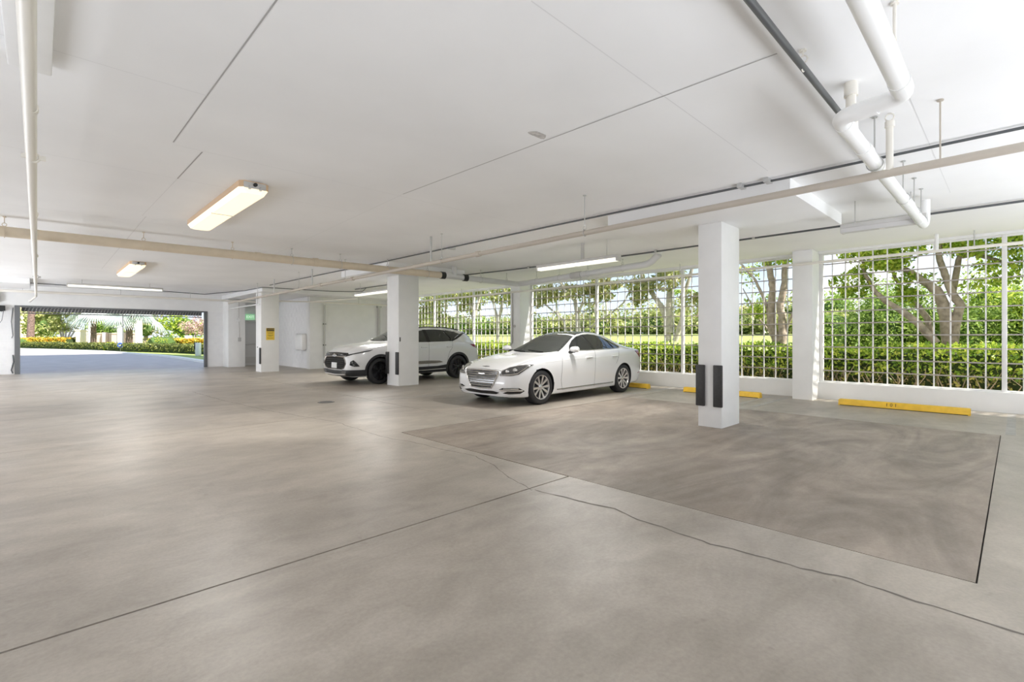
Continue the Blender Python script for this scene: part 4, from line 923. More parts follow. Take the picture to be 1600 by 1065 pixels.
# ------------------------------------------------------------------ foliage helpers
def leaves(name, C, size, m, parent=None, asp=0.45, up_bias=0.3, jit=0.35, seed=None):
    C = np.asarray(C, float); N = len(C)
    d = rng.normal(size=(N, 3)); d[:, 2] -= up_bias; d /= np.linalg.norm(d, axis=1)[:, None]
    q = rng.normal(size=(N, 3)); q[:, 2] += 0.6; s = np.cross(d, q); s /= np.linalg.norm(s, axis=1)[:, None]
    L = size*(1+jit*rng.uniform(-1, 1, N))[:, None]; W = L*asp
    nrm = np.cross(d, s)
    V = np.empty((N, 4, 3)); V[:, 0] = C-d*L*.5; V[:, 1] = C+s*W*.5-nrm*L*.06; V[:, 2] = C+d*L*.5; V[:, 3] = C-s*W*.5-nrm*L*.06
    me = bpy.data.meshes.new(name); me.vertices.add(N*4); me.vertices.foreach_set('co', V.reshape(-1))
    me.loops.add(N*4); me.loops.foreach_set('vertex_index', np.arange(N*4, dtype=np.int32))
    me.polygons.add(N); me.polygons.foreach_set('loop_start', np.arange(0, N*4, 4, dtype=np.int32)); me.update(calc_edges=True)
    me.materials.append(m)
    o = bpy.data.objects.new(name, me); COL.objects.link(o); o.parent = parent; o['kind'] = 'stuff'
    return o
def ell(c, r, n, shell=0.5):
    p = rng.normal(size=(n, 3)); p /= np.linalg.norm(p, axis=1)[:, None]
    t = shell+(1-shell)*rng.uniform(0, 1, n)**0.5
    return np.asarray(c)+p*t[:, None]*np.asarray(r)
def lumpy(c, r, n, k=9, sub=0.45):
    out = []
    for _ in range(k):
        p = rng.normal(size=3); p /= np.linalg.norm(p); cc = np.asarray(c)+p*np.asarray(r)*rng.uniform(.45, .8)
        out.append(ell(cc, np.asarray(r)*sub*rng.uniform(.7, 1.2), n//k, 0.35))
    return np.concatenate(out)
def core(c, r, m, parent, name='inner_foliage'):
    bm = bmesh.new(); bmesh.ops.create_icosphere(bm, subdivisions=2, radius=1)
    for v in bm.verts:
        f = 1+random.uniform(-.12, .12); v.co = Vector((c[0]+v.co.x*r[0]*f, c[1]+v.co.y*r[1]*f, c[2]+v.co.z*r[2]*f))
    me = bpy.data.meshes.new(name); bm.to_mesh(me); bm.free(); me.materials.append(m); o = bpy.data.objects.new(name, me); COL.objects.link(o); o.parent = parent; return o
L_NEAR = leaf_mat('leaf_yellow_green', [(0.135, 0.230, 0.027), (0.297, 0.432, 0.054), (0.486, 0.594, 0.081), (0.648, 0.675, 0.135)], 0.45)
L_MID = leaf_mat('leaf_mid_green', [(0.11, 0.18, 0.035), (0.21, 0.33, 0.06), (0.32, 0.44, 0.09), (0.46, 0.55, 0.18)], 0.4)
L_DARK = leaf_mat('leaf_dark_olive', [(0.06, 0.08, 0.025), (0.11, 0.14, 0.035), (0.18, 0.20, 0.05), (0.28, 0.29, 0.08)], 0.3)
L_HEDGE = leaf_mat('leaf_hedge', [(0.081, 0.162, 0.020), (0.216, 0.351, 0.041), (0.432, 0.540, 0.068), (0.608, 0.621, 0.108)], 0.4)
L_LOW = leaf_mat('leaf_hedge_low', [(0.208, 0.169, 0.065), (0.156, 0.195, 0.039), (0.520, 0.468, 0.104), (0.390, 0.286, 0.117)], 0.35)
L_OLIVE = leaf_mat('leaf_olive', [(0.196, 0.252, 0.084), (0.350, 0.406, 0.126), (0.490, 0.504, 0.196), (0.560, 0.532, 0.280)], 0.4)
L_GREY = leaf_mat('leaf_grey_green', [(0.195, 0.247, 0.104), (0.364, 0.390, 0.156), (0.520, 0.520, 0.260), (0.429, 0.351, 0.221)], 0.4)
L_SILV = leaf_mat('leaf_silver', [(0.30, 0.37, 0.36), (0.52, 0.58, 0.55), (0.66, 0.70, 0.65)], 0.25)
L_CROT = leaf_mat('leaf_croton', [(0.55, 0.20, 0.03), (0.65, 0.42, 0.05), (0.60, 0.55, 0.08), (0.35, 0.40, 0.06)], 0.3)
L_YEL = leaf_mat('leaf_bright_yellow', [(0.40, 0.45, 0.04), (0.62, 0.60, 0.06), (0.35, 0.42, 0.05)], 0.3)
L_PINK = leaf_mat('leaf_pink_bloom', [(0.55, 0.30, 0.34), (0.65, 0.45, 0.42), (0.25, 0.32, 0.10)], 0.3)
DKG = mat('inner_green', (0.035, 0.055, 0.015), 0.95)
TWIG = mat('twig', (0.34, 0.26, 0.17), 0.9, noise=(12, 0.3))
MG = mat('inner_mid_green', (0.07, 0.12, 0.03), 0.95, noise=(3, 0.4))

# hedge behind the screens
hg = empty('hedge', 'long clipped green hedge with bare brown stems, growing behind the lattice screens', 'hedge', (13.7, 8, 0))
def loc(P, o): return np.asarray(P)-np.asarray(o)
Y0, Y1 = -9.0, 24.5
def top(y): return 1.13-0.006*np.clip(y, -9, 25)+0.04*np.sin(y*1.7)+0.03*np.sin(y*4.1+1)
n = 15000; y = rng.uniform(Y0, Y1, n); z = top(y)*(1-rng.uniform(0, 1, n)**1.5*0.55); x = 13.18+rng.uniform(0, .30, n)
A1 = np.stack([x, y, z], 1)
n = 12000; y = rng.uniform(Y0, Y1, n); x = 13.2+rng.uniform(0, 1.1, n); z = top(y)+rng.normal(0, .035, n); A2 = np.stack([x, y, z], 1)
leaves('foliage', loc(np.concatenate([A1, A2]), (13.7, 8, 0)), 0.095, L_HEDGE, hg, 0.5)
n = 9000; y = rng.uniform(Y0, Y1, n); z = rng.uniform(0.02, .62, n); x = 13.2+rng.uniform(0, .5, n)
leaves('low_foliage', loc(np.stack([x, y, z], 1), (13.7, 8, 0)), 0.085, L_LOW, hg, 0.5)
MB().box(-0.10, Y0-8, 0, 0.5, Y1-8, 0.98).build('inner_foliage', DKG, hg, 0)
tw = MB()
for i in range(420):
    yy = random.uniform(Y0, Y1)-8; xx = random.uniform(-.48, -.12); p = [(xx, yy, 0)]
    for k in range(3): p.append((p[-1][0]+random.uniform(-.06, .05), p[-1][1]+random.uniform(-.16, .16), p[-1][2]+random.uniform(.15, .28)))
    tw.tube(p, [.013, .011, .009, .005], 4, False)
o = tw.build('stems', TWIG, hg, 0, fix=False); o['kind'] = 'stuff'

def tree(name, label, base, limbs, clouds, lm, size, bark=BARK, group=None, cat='tree', dens=1.6):
    r = empty(name, label, cat, base, 0, group); b = np.asarray(base)
    for i, (pts, r0, r1) in enumerate(limbs):
        P = [Vector(p)-Vector(base) for p in pts]; fine = []
        for a, c in zip(P, P[1:]):
            for k in range(4): fine.append(a.lerp(c, k/4)+Vector((random.uniform(-1, 1), random.uniform(-1, 1), 0))*r0*.12)
        fine.append(P[-1]); m_ = len(fine)
        MB().tube(fine, [r0+(r1-r0)*k/(m_-1) for k in range(m_)], 8).build('trunk' if i == 0 else 'limb', bark, r, 60)
    pts = [lumpy(c_, rr, int(n_*dens), k_+3) - b for (c_, rr, n_, k_) in clouds]
    if pts: leaves('foliage', np.concatenate(pts), size, lm, r, 0.5)
    return r
X = 15.3
def lim(x, L, dx=0): return [(x+dx*i, a, b) for i, (a, b) in enumerate(L)]
tree('spreading_tree', 'large spreading tree with thick leaning limbs behind the nearest screen', (X, 1.1, 0),
     [(lim(X, [(1.10, 0), (1.11, 1.06), (1.15, 1.79), (1.22, 2.2), (1.34, 2.46), (1.5, 2.64), (1.82, 2.92), (2.1, 3.15), (2.5, 3.6)]), .155, .05),
      (lim(X, [(1.05, 1.2), (0.97, 1.79), (0.9, 2.07), (1.05, 2.37), (1.16, 2.74), (1.24, 3.05), (1.29, 3.42), (1.2, 4.2)]), .105, .05),
      (lim(X+.3, [(1.38, 1.0), (1.53, 1.81), (1.73, 2.16), (1.92, 2.48), (2.13, 2.81), (2.3, 3.4)]), .08, .03),
      (lim(X-.3, [(1.30, 1.2), (1.64, 1.68), (1.96, 1.99), (2.27, 2.24), (2.49, 2.52), (2.65, 2.89), (2.75, 3.4)]), .09, .035),
      (lim(X+.3, [(1.07, 2.32), (0.99, 2.94), (0.94, 3.23), (0.67, 3.27), (0.33, 3.09), (0.0, 2.92), (-.5, 2.8)]), .07, .03)],
     [((X-.5, 2.6, 3.3), (.9, .8, .45), 700, 7), ((X, 1.9, 3.75), (1.0, .9, .5), 900, 8), ((X-.3, 2.9, 2.75), (.4, .5, .45), 260, 5), ((X, .6, 3.6), (1.2, .9, .5), 900, 8), ((X+.2, -.6, 3.35), (1.2, .8, .6), 900, 8),
      ((X, 1.8, 2.6), (.5, .6, .45), 220, 5), ((X, -.5, 4.4), (1.8, 2.0, .7), 1500, 9), ((X, 2.4, 4.4), (1.8, 1.6, .7), 1300, 9), ((X, 0.4, 2.8), (.6, .8, .35), 180, 5)], L_NEAR, 0.115, dens=2.7)
X = 16.0
tree('twin_trunk_tree', 'tree with two rough upright trunks and blue sky around it', (X, 4.95, 0),
     [(lim(X, [(4.95, 0), (4.99, 1.0), (5.05, 1.28), (5.2, 1.67), (5.2, 2.12), (5.15, 2.73), (5.2, 3.18), (5.3, 3.9)]), .15, .085),
      (lim(X, [(4.92, .6), (4.89, 1.0), (4.87, 1.34), (4.89, 1.89), (4.94, 2.33), (4.82, 2.98), (4.77, 3.9)]), .14, .09),
      (lim(X, [(5.12, 1.45), (5.38, 2.46), (5.65, 3.11), (6.09, 3.67)]), .06, .03), (lim(X, [(4.87, 1.3), (4.67, 1.88), (4.50, 2.3), (4.2, 2.7)]), .045, .02),
      (lim(X+.2, [(5.3, 1.5), (5.6, 1.9), (5.9, 2.5), (6.1, 2.9)]), .03, .015)],
     [((X, 4.8, 3.75), (.8, .75, .35), 700, 7), ((X, 5.6, 2.15), (.35, .35, .3), 120, 5), ((X, 5.9, 3.4), (.5, .6, .5), 90, 5), ((X, 4.6, 4.5), (1.4, 1.6, .6), 900, 8)], L_NEAR, 0.10, dens=2.2)
X = 17.0
tree('pale_tree', 'pale barked tree with forking limbs just left of the nearest pillar', (X, 9.15, 0),
     [(lim(X, [(9.12, 0), (9.14, 1.11), (9.18, 1.98), (9.38, 2.49), (9.78, 3.03), (10.11, 3.5), (10.3, 4.1)]), .15, .07), (lim(X, [(9.1, 1.5), (9.06, 2.69), (8.99, 3.41), (8.91, 4.2)]), .15, .08),
      (lim(X+.1, [(8.9, 1.2), (8.6, 2.0), (8.5, 3.0), (8.2, 3.9)]), .11, .06)],
     [((X-.5, 9.9, 3.5), (.9, .9, .5), 420, 6), ((X-.5, 8.6, 3.6), (.9, .9, .5), 480, 6), ((X, 10.2, 2.9), (.6, .6, .35), 160, 5), ((X, 8.1, 2.7), (.6, .5, .4), 160, 5), ((X, 9, 4.5), (1.8, 2.2, .6), 1300, 9), ((X, 7.4, 3.6), (.8, .8, .6), 350, 6)], L_GREY, 0.17, PALEBARK)
tree('low_branched_tree', 'grey tree with wide low branches seen above the white sedan', (X, 13.4, 0),
     [(lim(X, [(13.3, 0), (13.38, 1.57), (13.43, 2.33), (13.54, 2.93), (14.19, 3.48), (14.6, 4.2)]), .13, .06), (lim(X, [(14.0, 1.2), (14.19, 2.1), (15.0, 2.65), (15.72, 3.14), (16.35, 3.3)]), .06, .03),
      (lim(X, [(12.7, 1.75), (12.3, 2.05), (11.72, 2.28), (11.07, 2.72), (10.7, 3.3)]), .05, .03), (lim(X, [(13.42, 2.3), (13.1, 2.9), (13.0, 3.7)]), .07, .04)],
     [((X, 12.8, 3.1), (.9, 1.0, .5), 600, 7), ((X, 14.3, 3.5), (.9, .9, .5), 520, 7), ((X, 15.6, 3.2), (.9, .9, .5), 520, 7), ((X, 12.0, 3.7), (.9, .9, .4), 420, 6), ((X, 13.5, 4.4), (1.8, 2.6, .6), 1600, 9), ((X, 16.6, 3.5), (.8, .7, .5), 350, 6)], L_GREY, 0.18, PALEBARK)
for (lab, yb, L, cl) in (('slender forked tree behind the far screen, nearest to the wall pier', 18.6, [[(18.6, 0), (18.6, 2.2), (18.9, 3.0), (19.5, 4.2)], [(18.6, 2.0), (18.2, 3.2), (18.0, 4.3)]], [((17, 18.2, 3.7), (.9, .9, .6), 600, 7), ((17, 17.3, 3.3), (.7, .7, .8), 450, 7)]),
                         ('slender leaning tree in the middle of the far screen', 20.5, [[(20.4, 0), (20.55, 2.25), (20.88, 3.32), (20.72, 4.3)], [(20.6, 2.3), (20.1, 3.3), (19.9, 4.1)]], [((17, 20.3, 3.9), (.9, 1.0, .7), 700, 7), ((17, 20.9, 3.0), (.6, .6, .6), 260, 6)]),
                         ('dense leafy tree above the roof of the white SUV', 23.0, [[(22.9, 0), (23.2, 2.4), (23.0, 4.2)], [(21.91, 0.5), (21.99, 3.37), (21.73, 4.33)], [(23.3, 1.5), (24.4, 3.5)]], [((17, 22.2, 3.6), (.9, 1.2, .9), 900, 8), ((17, 23.8, 3.4), (.9, 1.2, 1.2), 1100, 8), ((17, 25.5, 3.0), (.9, 1.2, 1.5), 1000, 8), ((17, 23.5, 2.2), (.6, 1.2, .6), 400, 6)])):
    tree('slender_tree', lab, (17, yb, 0), [(lim(17, q), .10, .05) for q in L], cl, L_OLIVE, 0.19, PALEBARK)

# dense shrubs behind the nearest screen
SH = [(18.2, 4.0, 2.9, 'narrow mid green shrub filling the left edge of the nearest screen'), (18.8, 2.9, 3.3, 'tall mid green shrub left of the spreading tree'), (19.4, 1.9, 3.0, 'mid green shrub showing between the limbs of the spreading tree'), (18.6, .9, 2.6, 'low mid green shrub right behind the spreading tree trunk'),
      (19.2, -.3, 3.3, 'light green feathery shrub right of the spreading tree'), (18.4, -1.4, 3.0, 'dark green shrub at the right edge of the frame'), (20.8, .6, 3.9, 'tallest pale green shrub at the back of the thicket'), (21.0, 3.4, 3.5, 'back row green shrub seen left of the spreading tree limbs')]
for i, (x, y, h, lab) in enumerate(SH):
    r = empty('dense_shrub', lab, 'shrub', (x, y, rise(x)-.05))
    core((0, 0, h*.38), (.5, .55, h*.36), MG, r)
    P = np.concatenate([lumpy((0, 0, h*.50), (1.0, 1.05, h*.48), 4200, 22, .40), ell((-.1, 0, h*.35), (.85, 1.0, h*.36), 2200, .75)])
    leaves('foliage', P, 0.108, L_MID if i not in (4, 6) else L_NEAR, r, .42)
fp = MB()
fan = empty('fan_palm', 'pale palm frond hanging into the top right of the nearest screen', 'palm', (15.6, -.6, 0))
MB().tube([(0, 0, 0), (0, -.1, 2.0), (0, -.15, 4.6)], [.14, .12, .11], 8).build('trunk', PALEBARK, fan)
def fan_leaf(P, parent, org, dirv, R, n=18, m=L_SILV, droop=.35, spread=2.3, name='frond'):
    mb = MB(); o = Vector(org); d = Vector(dirv).normalized(); s = d.cross(Vector((0, 0, 1))); s = s.normalized() if s.length > .05 else Vector((1, 0, 0)); nn = s.cross(d)
    for k in range(n):
        a = -spread/2+spread*k/(n-1); q = d*math.cos(a)+s*math.sin(a); side = (s*math.cos(a)-d*math.sin(a))*R*.045
        mid = o+q*R*.55+nn*R*.02*(k % 2); tip = o+q*R-Vector((0, 0, 1))*R*droop*(0.5+abs(a)/spread)
        mb.add([o, mid-side, tip, mid+side], [(0, 1, 2, 3)])
    return mb.build(name, m, parent, 0, fix=False)
fan_leaf(None, fan, (0, .15, 3.60), (-.6, .5, -.25), .75); fan_leaf(None, fan, (0, -.2, 3.75), (-.5, -.7, -.2), .9); fan_leaf(None, fan, (0, .1, 4.4), (-.2, .9, .1), .9)

# far brush line across the lawn, house
ORD = 'first second third fourth fifth sixth seventh eighth ninth tenth eleventh twelfth thirteenth fourteenth fifteenth sixteenth seventeenth eighteenth nineteenth twentieth'.split()
ORD += ['twenty-'+o for o in ORD[:9]]+['thirtieth']+['thirty-'+o for o in ORD[:9]]+['fortieth']
for row, (xr, step, h0, h1) in {'front': (38.5, 2.7, 1.7, 2.7), 'back': (43.5, 3.3, 2.7, 3.9)}.items():
    yy = 9.5; i = 0
    while yy < 86:
        x = xr+random.uniform(-1.2, 1.2)+(yy-11)*.05; h = random.uniform(h0, h1); c_ = random.choice((0, 0, 1, 2))
        r = tag(empty('far_bush', None, None, (x, yy, rise(x)-.1)), '%s %s bush from the right in the %s row of the distant brush line' % (ORD[i], ('olive', 'mid green', 'grey green')[c_], row), 'bush', 'distant bushes beyond the lawn')
        core((0, 0, h*.32), (.8, 1.1, h*.32), MG, r)
        leaves('foliage', np.concatenate([lumpy((0, 0, h*.52), (1.6, 2.2, h*.5), 700, 11, .5), ell((0, 0, h*.3), (1.3, 1.9, h*.32), 350, .7)]), 0.34, (L_OLIVE, L_MID, L_GREY)[c_], r, .5)
        yy += step*random.uniform(.85, 1.15); i += 1
for i, (x, y, h) in enumerate(((41, 20.5, 3.6), (38, 26.5, 4.4), (43, 31.5, 4.6), (42, 36.0, 4.0), (40, 47.0, 4.6))):
    r = tag(empty('far_palm', None, None, (x, y, rise(x)-.1)), '%s small palm from the right standing in the distant brush line' % ORD[i], 'palm', 'distant palms beyond the lawn')
    MB().tube([(0, 0, 0), (.1, .1, h*.5), (0, .2, h)], [.16, .13, .11], 6).build('trunk', PALEBARK, r)
    for k in range(11):
        a = 2*PI*k/11; fan_leaf(None, r, (math.cos(a)*.2, .2+math.sin(a)*.2, h), (math.cos(a), math.sin(a), .35), 1.5, 9, L_MID, .5, .9)
hs = empty('house', 'distant cream house with a pink tiled roof between the twin trunks', 'house', (47, 19, rise(47)))
MB().box(-2, -3.2, -.2, 4, 3.4, 1.35).build('walls', mat('stucco', (0.72, 0.66, 0.55), .8), hs, 0)
MB().add([(-2.5, -3.7, 1.35), (4.5, -3.7, 1.35), (4.5, 3.9, 1.35), (-2.5, 3.9, 1.35), (.6, -1.3, 2.5), (.6, 1.5, 2.5)], [(0, 1, 4), (1, 2, 5, 4), (2, 3, 5), (3, 0, 4, 5), (0, 3, 2, 1)]).build('roof', mat('pink_tile', (0.62, 0.36, 0.27), .8, noise=(8, .15)), hs, 0)
for y in (-1.8, .4, 2.2): MB().box(-2.04, y-.35, .3, -1.99, y+.35, 1.0).build('window', mat('far_pane', (.12, .14, .15), .2), hs, 0)

# ------------------------------------------------------------------ across the road, through the garage opening
def hedge_run(label, pts, h, th, lm, n, size, name='hedge', cat='hedge'):
    r = empty(name, label, cat, (pts[0][0], pts[0][1], 0)); o = np.array([pts[0][0], pts[0][1], 0.])
    seg = [math.dist(a, b) for a, b in zip(pts, pts[1:])]; T = sum(seg); P = []
    cm = MB()
    for (a, b), s_ in zip(zip(pts, pts[1:]), seg):
        k = max(8, int(n*s_/T)); t = rng.uniform(0, 1, k); base = np.array(a)[None]+(np.array(b)-np.array(a))[None]*t[:, None]
        w = rng.uniform(-.5, .5, k); z = h*np.sqrt(rng.uniform(0.02, 1, k)); tp = rng.uniform(0, 1, k) < .4; z[tp] = h+rng.normal(0, .05, tp.sum())
        w[~tp] = np.where(rng.uniform(0, 1, (~tp).sum()) < .8, -.5, .5)+rng.normal(0, .06, (~tp).sum())
        d = np.array(b)-np.array(a); d = d/np.linalg.norm(d); nv = np.array([-d[1], d[0]]); nv = nv if nv[1] > 0 else -nv
        q = base+nv[None]*(w*th)[:, None]; P.append(np.column_stack([q, z])-o)
        A = np.array(a)-o[:2]; B = np.array(b)-o[:2]; e_ = nv*th*.4
        cm.prism([tuple(A-e_), tuple(B-e_), tuple(B+e_), tuple(A+e_)], up, 0, h*.92)
    cm.build('inner_foliage', DKG, r, 0); leaves('foliage', np.concatenate(P), size, lm, r, .55); return r
hedge_run('long low clipped dark green hedge across the road beyond the kerb', [(-1.0, 83.0), (2.3, 73.6), (5.9, 59.9), (7.8, 53.7), (9.2, 48.7), (9.9, 43.0), (12.5, 38)], .68, 1.3, L_DARK, 6500, .16)
hedge_run('low orange and yellow bed of croton left of the entrance wall', [(-1.5, 91), (1.5, 90.3), (3.2, 88.5)], 1.15, 1.6, L_CROT, 1400, .30, 'flower_bed', 'flower bed')
hedge_run('long yellow and red flower bed before the low white wall', [(11.0, 82), (14.0, 81), (17.5, 80)], 1.05, 1.8, L_CROT, 1400, .28, 'flower_bed', 'flower bed')
for (x, y, h, lm, lab) in ((5.0, 62.3, .85, L_YEL, 'yellow green shrub left of the lamp post across the road'), (6.6, 59.0, .75, L_YEL, 'yellow green shrub right of the lamp post across the road'), (11.0, 77.0, 1.5, L_YEL, 'round bright yellow shrub beside the pale palm trunks'), (12.4, 79.5, 1.5, L_MID, 'round dark green shrub beside the bright yellow shrub'), (-1.6, 86.0, 1.2, L_YEL, 'yellow shrub at the left edge of the garage opening')):
    r = empty('round_shrub', lab, 'shrub', (x, y, 0)); core((0, 0, h*.45), (h*.62, h*.62, h*.48), MG, r); leaves('foliage', lumpy((0, 0, h*.5), (h*.75, h*.75, h*.5), 420, 8, .5), .17, lm, r, .55)
WHB = mat('pale_palm_bark', (0.66, 0.61, 0.60), .75, noise=(3, .08)); DKB = mat('dark_palm_bark', (0.17, 0.115, 0.10), .95, noise=(7, .5), bump=(10, 1.0))
for (x, y, r0, lab) in ((4.97, 84.9, .34, 'stout pale palm trunk standing by the cream pier'), (7.7, 82.3, .32, 'pale palm trunk just left of the lamp post'), (9.35, 80.7, .27, 'pale palm trunk just right of the dark palm trunk'), (10.6, 88.0, .22, 'thinner pale palm trunk farthest right of the palm group')):
    r = empty('royal_palm', lab, 'palm', (x, y, 0))
    MB().tube([(0, 0, 0), (0, 0, 1), (0, 0, 3), (.05, 0, 8), (.05, 0, 10)], [r0*1.1, r0, r0*.95, r0*.8, r0*.7], 14).build('trunk', WHB, r)
    for k in range(9): a = 2*PI*k/9; fan_leaf(None, r, (.05, 0, 10), (math.cos(a), math.sin(a), .5), 3.0, 9, L_MID, .6, .5)
r = empty('dark_palm', 'thick dark palm trunk at the left edge of the garage opening', 'palm', (-.75, 92.5, 0))
MB().tube([(0, 0, 0), (0, 0, 1.0), (0, 0, 2.2), (.1, 0, 4.5), (.1, 0, 8)], [.52, .45, .40, .38, .33], 14).build('trunk', DKB, r)
for k in range(10): a = 2*PI*k/10; fan_leaf(None, r, (.1, 0, 8), (math.cos(a), math.sin(a), .3), 3.0, 9, L_MID, .7, .5)
def bismarck(label, x, y, ht, r0, specs):
    r = empty('silver_fan_palm', label, 'palm', (x, y, 0))
    tr = MB().tube([(0, 0, 0), (0, 0, ht*.4), (0, 0, ht)], [r0*1.2, r0, r0], 12)
    for k in range(26):
        a = k*2.4; zz = .5+k*(ht-.6)/26; tr.add([(math.cos(a-.35)*r0, math.sin(a-.35)*r0, zz), (math.cos(a+.35)*r0, math.sin(a+.35)*r0, zz), (math.cos(a)*r0*1.35, math.sin(a)*r0*1.35, zz+.28)], [(0, 1, 2)])
    tr.build('trunk', DKB, r, 0, fix=False)
    for (ang, el, reach, R) in specs:
        d = Vector((math.cos(ang)*math.cos(el), math.sin(ang)*math.cos(el), math.sin(el))); p = Vector((0, 0, ht))+d*reach
        f = fan_leaf(None, r, p, Vector((d.x, d.y, d.z-.75)), R, 22, L_SILV, .35, 2.9)
        MB().tube([(0, 0, ht-.1), Vector((0, 0, ht))+d*reach*.6+Vector((0, 0, .12)), p], [.06, .045, .03], 5).build('stalk', L_SILV, r, 0)
# directions: across the view is (0.72,-0.70)
AV = math.atan2(-.70, .72)
bismarck('silver fan palm with a dark shaggy trunk in the middle of the garage opening', 7.25, 68.5, 3.7, .30, [(AV, .1, 1.5, 1.8), (AV+.35, -.25, 2.5, 1.8), (AV-.5, .35, 1.7, 1.8), (AV+PI, .05, 1.2, 1.6), (AV+PI+.5, -.3, 1.5, 1.4), (AV+PI-.5, .4, 1.6, 1.8), (AV+1.5, .2, 1.5, 1.7), (AV-1.5, .0, 1.4, 1.7), (AV-1.2, -.3, 1.3, 1.5), (AV-.9, .8, 1.3, 1.8), (AV+2.2, .8, 1.3, 1.8)])
bismarck('silver fan palm drooping over the cream pier of the entrance wall', 4.9, 79.5, 4.5, .28, [(AV, -.1, 1.5, 2.0), (AV+PI, -.2, 1.3, 2.0), (AV-1.5, -.35, 1.2, 2.0), (AV-.7, -.05, 1.7, 2.0), (AV+PI+.7, -.1, 1.6, 1.9), (AV+1.2, .3, 1.5, 2.0), (AV-2.2, .4, 1.5, 2.0), (AV+.4, .8, 1.2, 2.0)])
# entrance wall
PINK = mat('pink_stucco', (0.70, 0.52, 0.46), .85, noise=(2, .05)); CRS = mat('cream_stucco', (0.80, 0.71, 0.55), .85)
ew = empty('entrance_wall', 'pink stucco entrance wall with a cream pier behind the palm trunks', 'wall', (4.6, 88, 0))
MB().bbox(-1.0, -.5, 0, .1, .5, 2.15, .03).build('pier', CRS, ew); MB().bbox(-1.15, -.6, 2.15, .2, .6, 2.32, .03).build('cap', CRS, ew)
MB().prism([(.1, 0), (5.2, -4.6), (5.4, -4.3), (.3, .3)], up, 0, 1.75).build('panel', PINK, ew, 0); MB().prism([(.1, -.08), (5.2, -4.7), (5.5, -4.3), (.3, .4)], up, 1.75, 1.9).build('coping', CRS, ew, 0)
for t in (.35, .7): MB().bbox(.1+5.1*t-.3, -4.6*t-.4, 0, .1+5.1*t+.3, -4.6*t+.2, 1.95, .02).build('pilaster', PINK, ew)
ww = tag(MB().prism([(16.0, 86), (24, 79), (24.3, 79.3), (16.3, 86.3)], up, 0, 1.25).build('low_white_wall', WHITE, smooth=0), 'low white garden wall at the right end of the garage opening view', 'wall')
MB().bbox(15.6, 85.6, 0, 16.5, 86.5, 1.55, .03).build('end_post', WHITE, ww)
lp = empty('lamp_post', 'thin dark lamp post standing in the hedge across the road', 'lamp post', (5.95, 60.9, 0))
MB().tube([(0, 0, 0), (0, 0, .5), (0, 0, 4.2)], [.10, .055, .05], 10).build('post', FRAME, lp); MB().lathe([(0, .6), (.16, .5), (.22, .1), (.12, 0), (0, 0)], (0, 0, 4.2), (0, 0, 1), 12).build('lantern', FRAME, lp)
ys = empty('yard_sign', 'small blue octagonal yard sign at the foot of the lamp post', 'sign', (5.55, 58.9, 0), -math.pi/4)
MB().prism([(.28*math.cos(a), .55+.28*math.sin(a)) for a in [PI/8+k*PI/4 for k in range(8)]], lambda a, b, c: (a, c, b), -.02, .02).build('panel', mat('sign_blue', (.05, .12, .55), .4), ys, 0)
MB().box(-.14, -.026, .50, .14, -.021, .60).build('white_band', PVC, ys, 0); MB().cyl((0, .03, 0), (0, .03, .5), .02, n=6).build('stake', STEEL, ys)
bo = empty('access_post', 'white access post with a black keypad standing in the grass by the driveway', 'post', (8.3, 41.2, 0), math.radians(-45))
MB().bbox(-.14, -.14, -.03, .14, .14, .92, .02).build('post', WHITE, bo); MB().bbox(-.20, -.16, .45, -.13, .10, .95, .01).build('keypad', CBLK, bo)
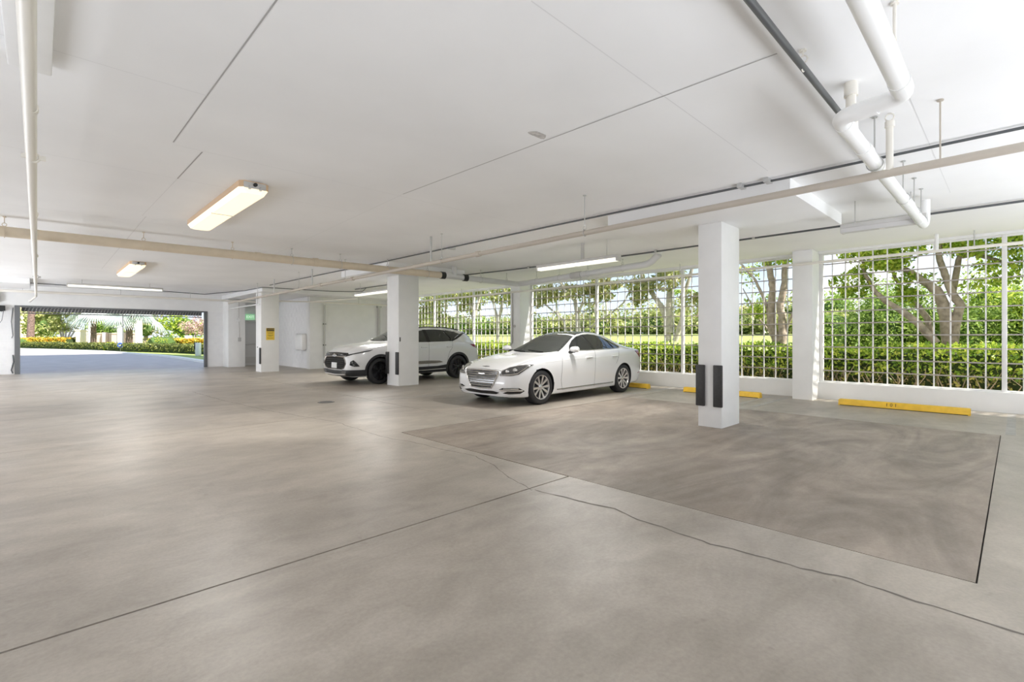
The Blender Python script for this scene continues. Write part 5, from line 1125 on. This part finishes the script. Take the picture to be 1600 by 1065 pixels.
# multi-stem tree, flowering shrub and the tree backdrop
st = [[(2.6, 92, 0), (2.6+dx, 92+dy, 2.4), (2.6+dx*2.4, 92+dy*2.4, 5)] for dx, dy in ((-.5, .4), (-.2, .1), (.2, -.2), (.7, -.7), (1.1, -1.0))]
tree('multi_stem_tree', 'pale multi-stemmed tree with variegated leaves left of the entrance wall', (2.6, 92, 0), [(q, .13, .07) for q in st],
     [((2.2, 92, 4.2), (1.4, 2.8, 1.4), 900, 12), ((4.2, 90.5, 4.4), (1.4, 2.6, 1.3), 800, 12), ((.6, 94, 4.4), (1.4, 2.2, 1.4), 700, 10), ((2.6, 92, 2.6), (2.0, 2.0, .7), 350, 8), ((3, 92, 6.4), (3, 3, 1.2), 800, 10)], L_OLIVE, .34, WHB)
tree('flowering_tree', 'pink flowering bush tree at the right end of the garage opening view', (17.5, 88, 0), [([(17.5, 88, 0), (17.3, 88, 2.0), (17, 88.3, 3.6)], .15, .06)],
     [((17.5, 88, 3.0), (2.2, 2.6, 1.4), 1100, 12), ((20, 86, 3.2), (2, 2, 1.3), 600, 9)], L_PINK, .30)
BT = [(-6, 112, 8, 'leafy tree farthest left behind the dark palm'), (1, 110, 8, 'leafy tree behind the multi-stemmed tree'), (8, 108, 7.5, 'leafy tree behind the entrance wall'), (13, 102, 8, 'leafy tree behind the pale palm trunks'), (18, 98, 6.2, 'light green tree above the right flower bed'), (24, 96, 8.5, 'leafy tree at the right end behind the flowering tree')]
for i, (x, y, h, lab) in enumerate(BT):
    r = empty('backdrop_tree', lab, 'tree', (x, y, 0)); MB().tube([(0, 0, 0), (.1, 0, h*.4), (0, .1, h*.7)], [.3, .24, .12], 8).build('trunk', BARK, r)
    core((0, 0, h*.45), (1.6, 2.0, h*.28), MG, r); leaves('foliage', np.concatenate([lumpy((0, 0, h*.55), (3.6, 3.8, h*.46), 1100, 14, .42), ell((0, 0, h*.3), (3, 3.2, h*.3), 400, .6)]), .50, (L_MID, L_OLIVE, L_MID, L_GREY, L_NEAR, L_MID)[i], r, .5)
hb = empty('cream_house', 'cream two-storey house at the far left of the garage opening view', 'house', (-6.5, 122, 0))
MB().box(-6, -4, 0, 7.2, 4, 7.5).build('walls', mat('warm_cream', (.82, .68, .42), .8), hb, 0)
MB().add([(-6.6, -4.6, 7.5), (7.8, -4.6, 7.5), (7.8, 4.6, 7.5), (-6.6, 4.6, 7.5), (-2, 0, 9.5), (3, 0, 9.5)], [(0, 1, 5, 4), (1, 2, 5), (2, 3, 4, 5), (3, 0, 4), (0, 3, 2, 1)]).build('roof', mat('orange_tile', (.60, .27, .15), .8), hb, 0)
for x in (-3, 0, 3, 5.6): MB().box(x-.5, -4.06, 4.6, x+.5, -3.98, 6.3).build('window', mat('house_pane', (.15, .18, .2), .15), hb, 0)
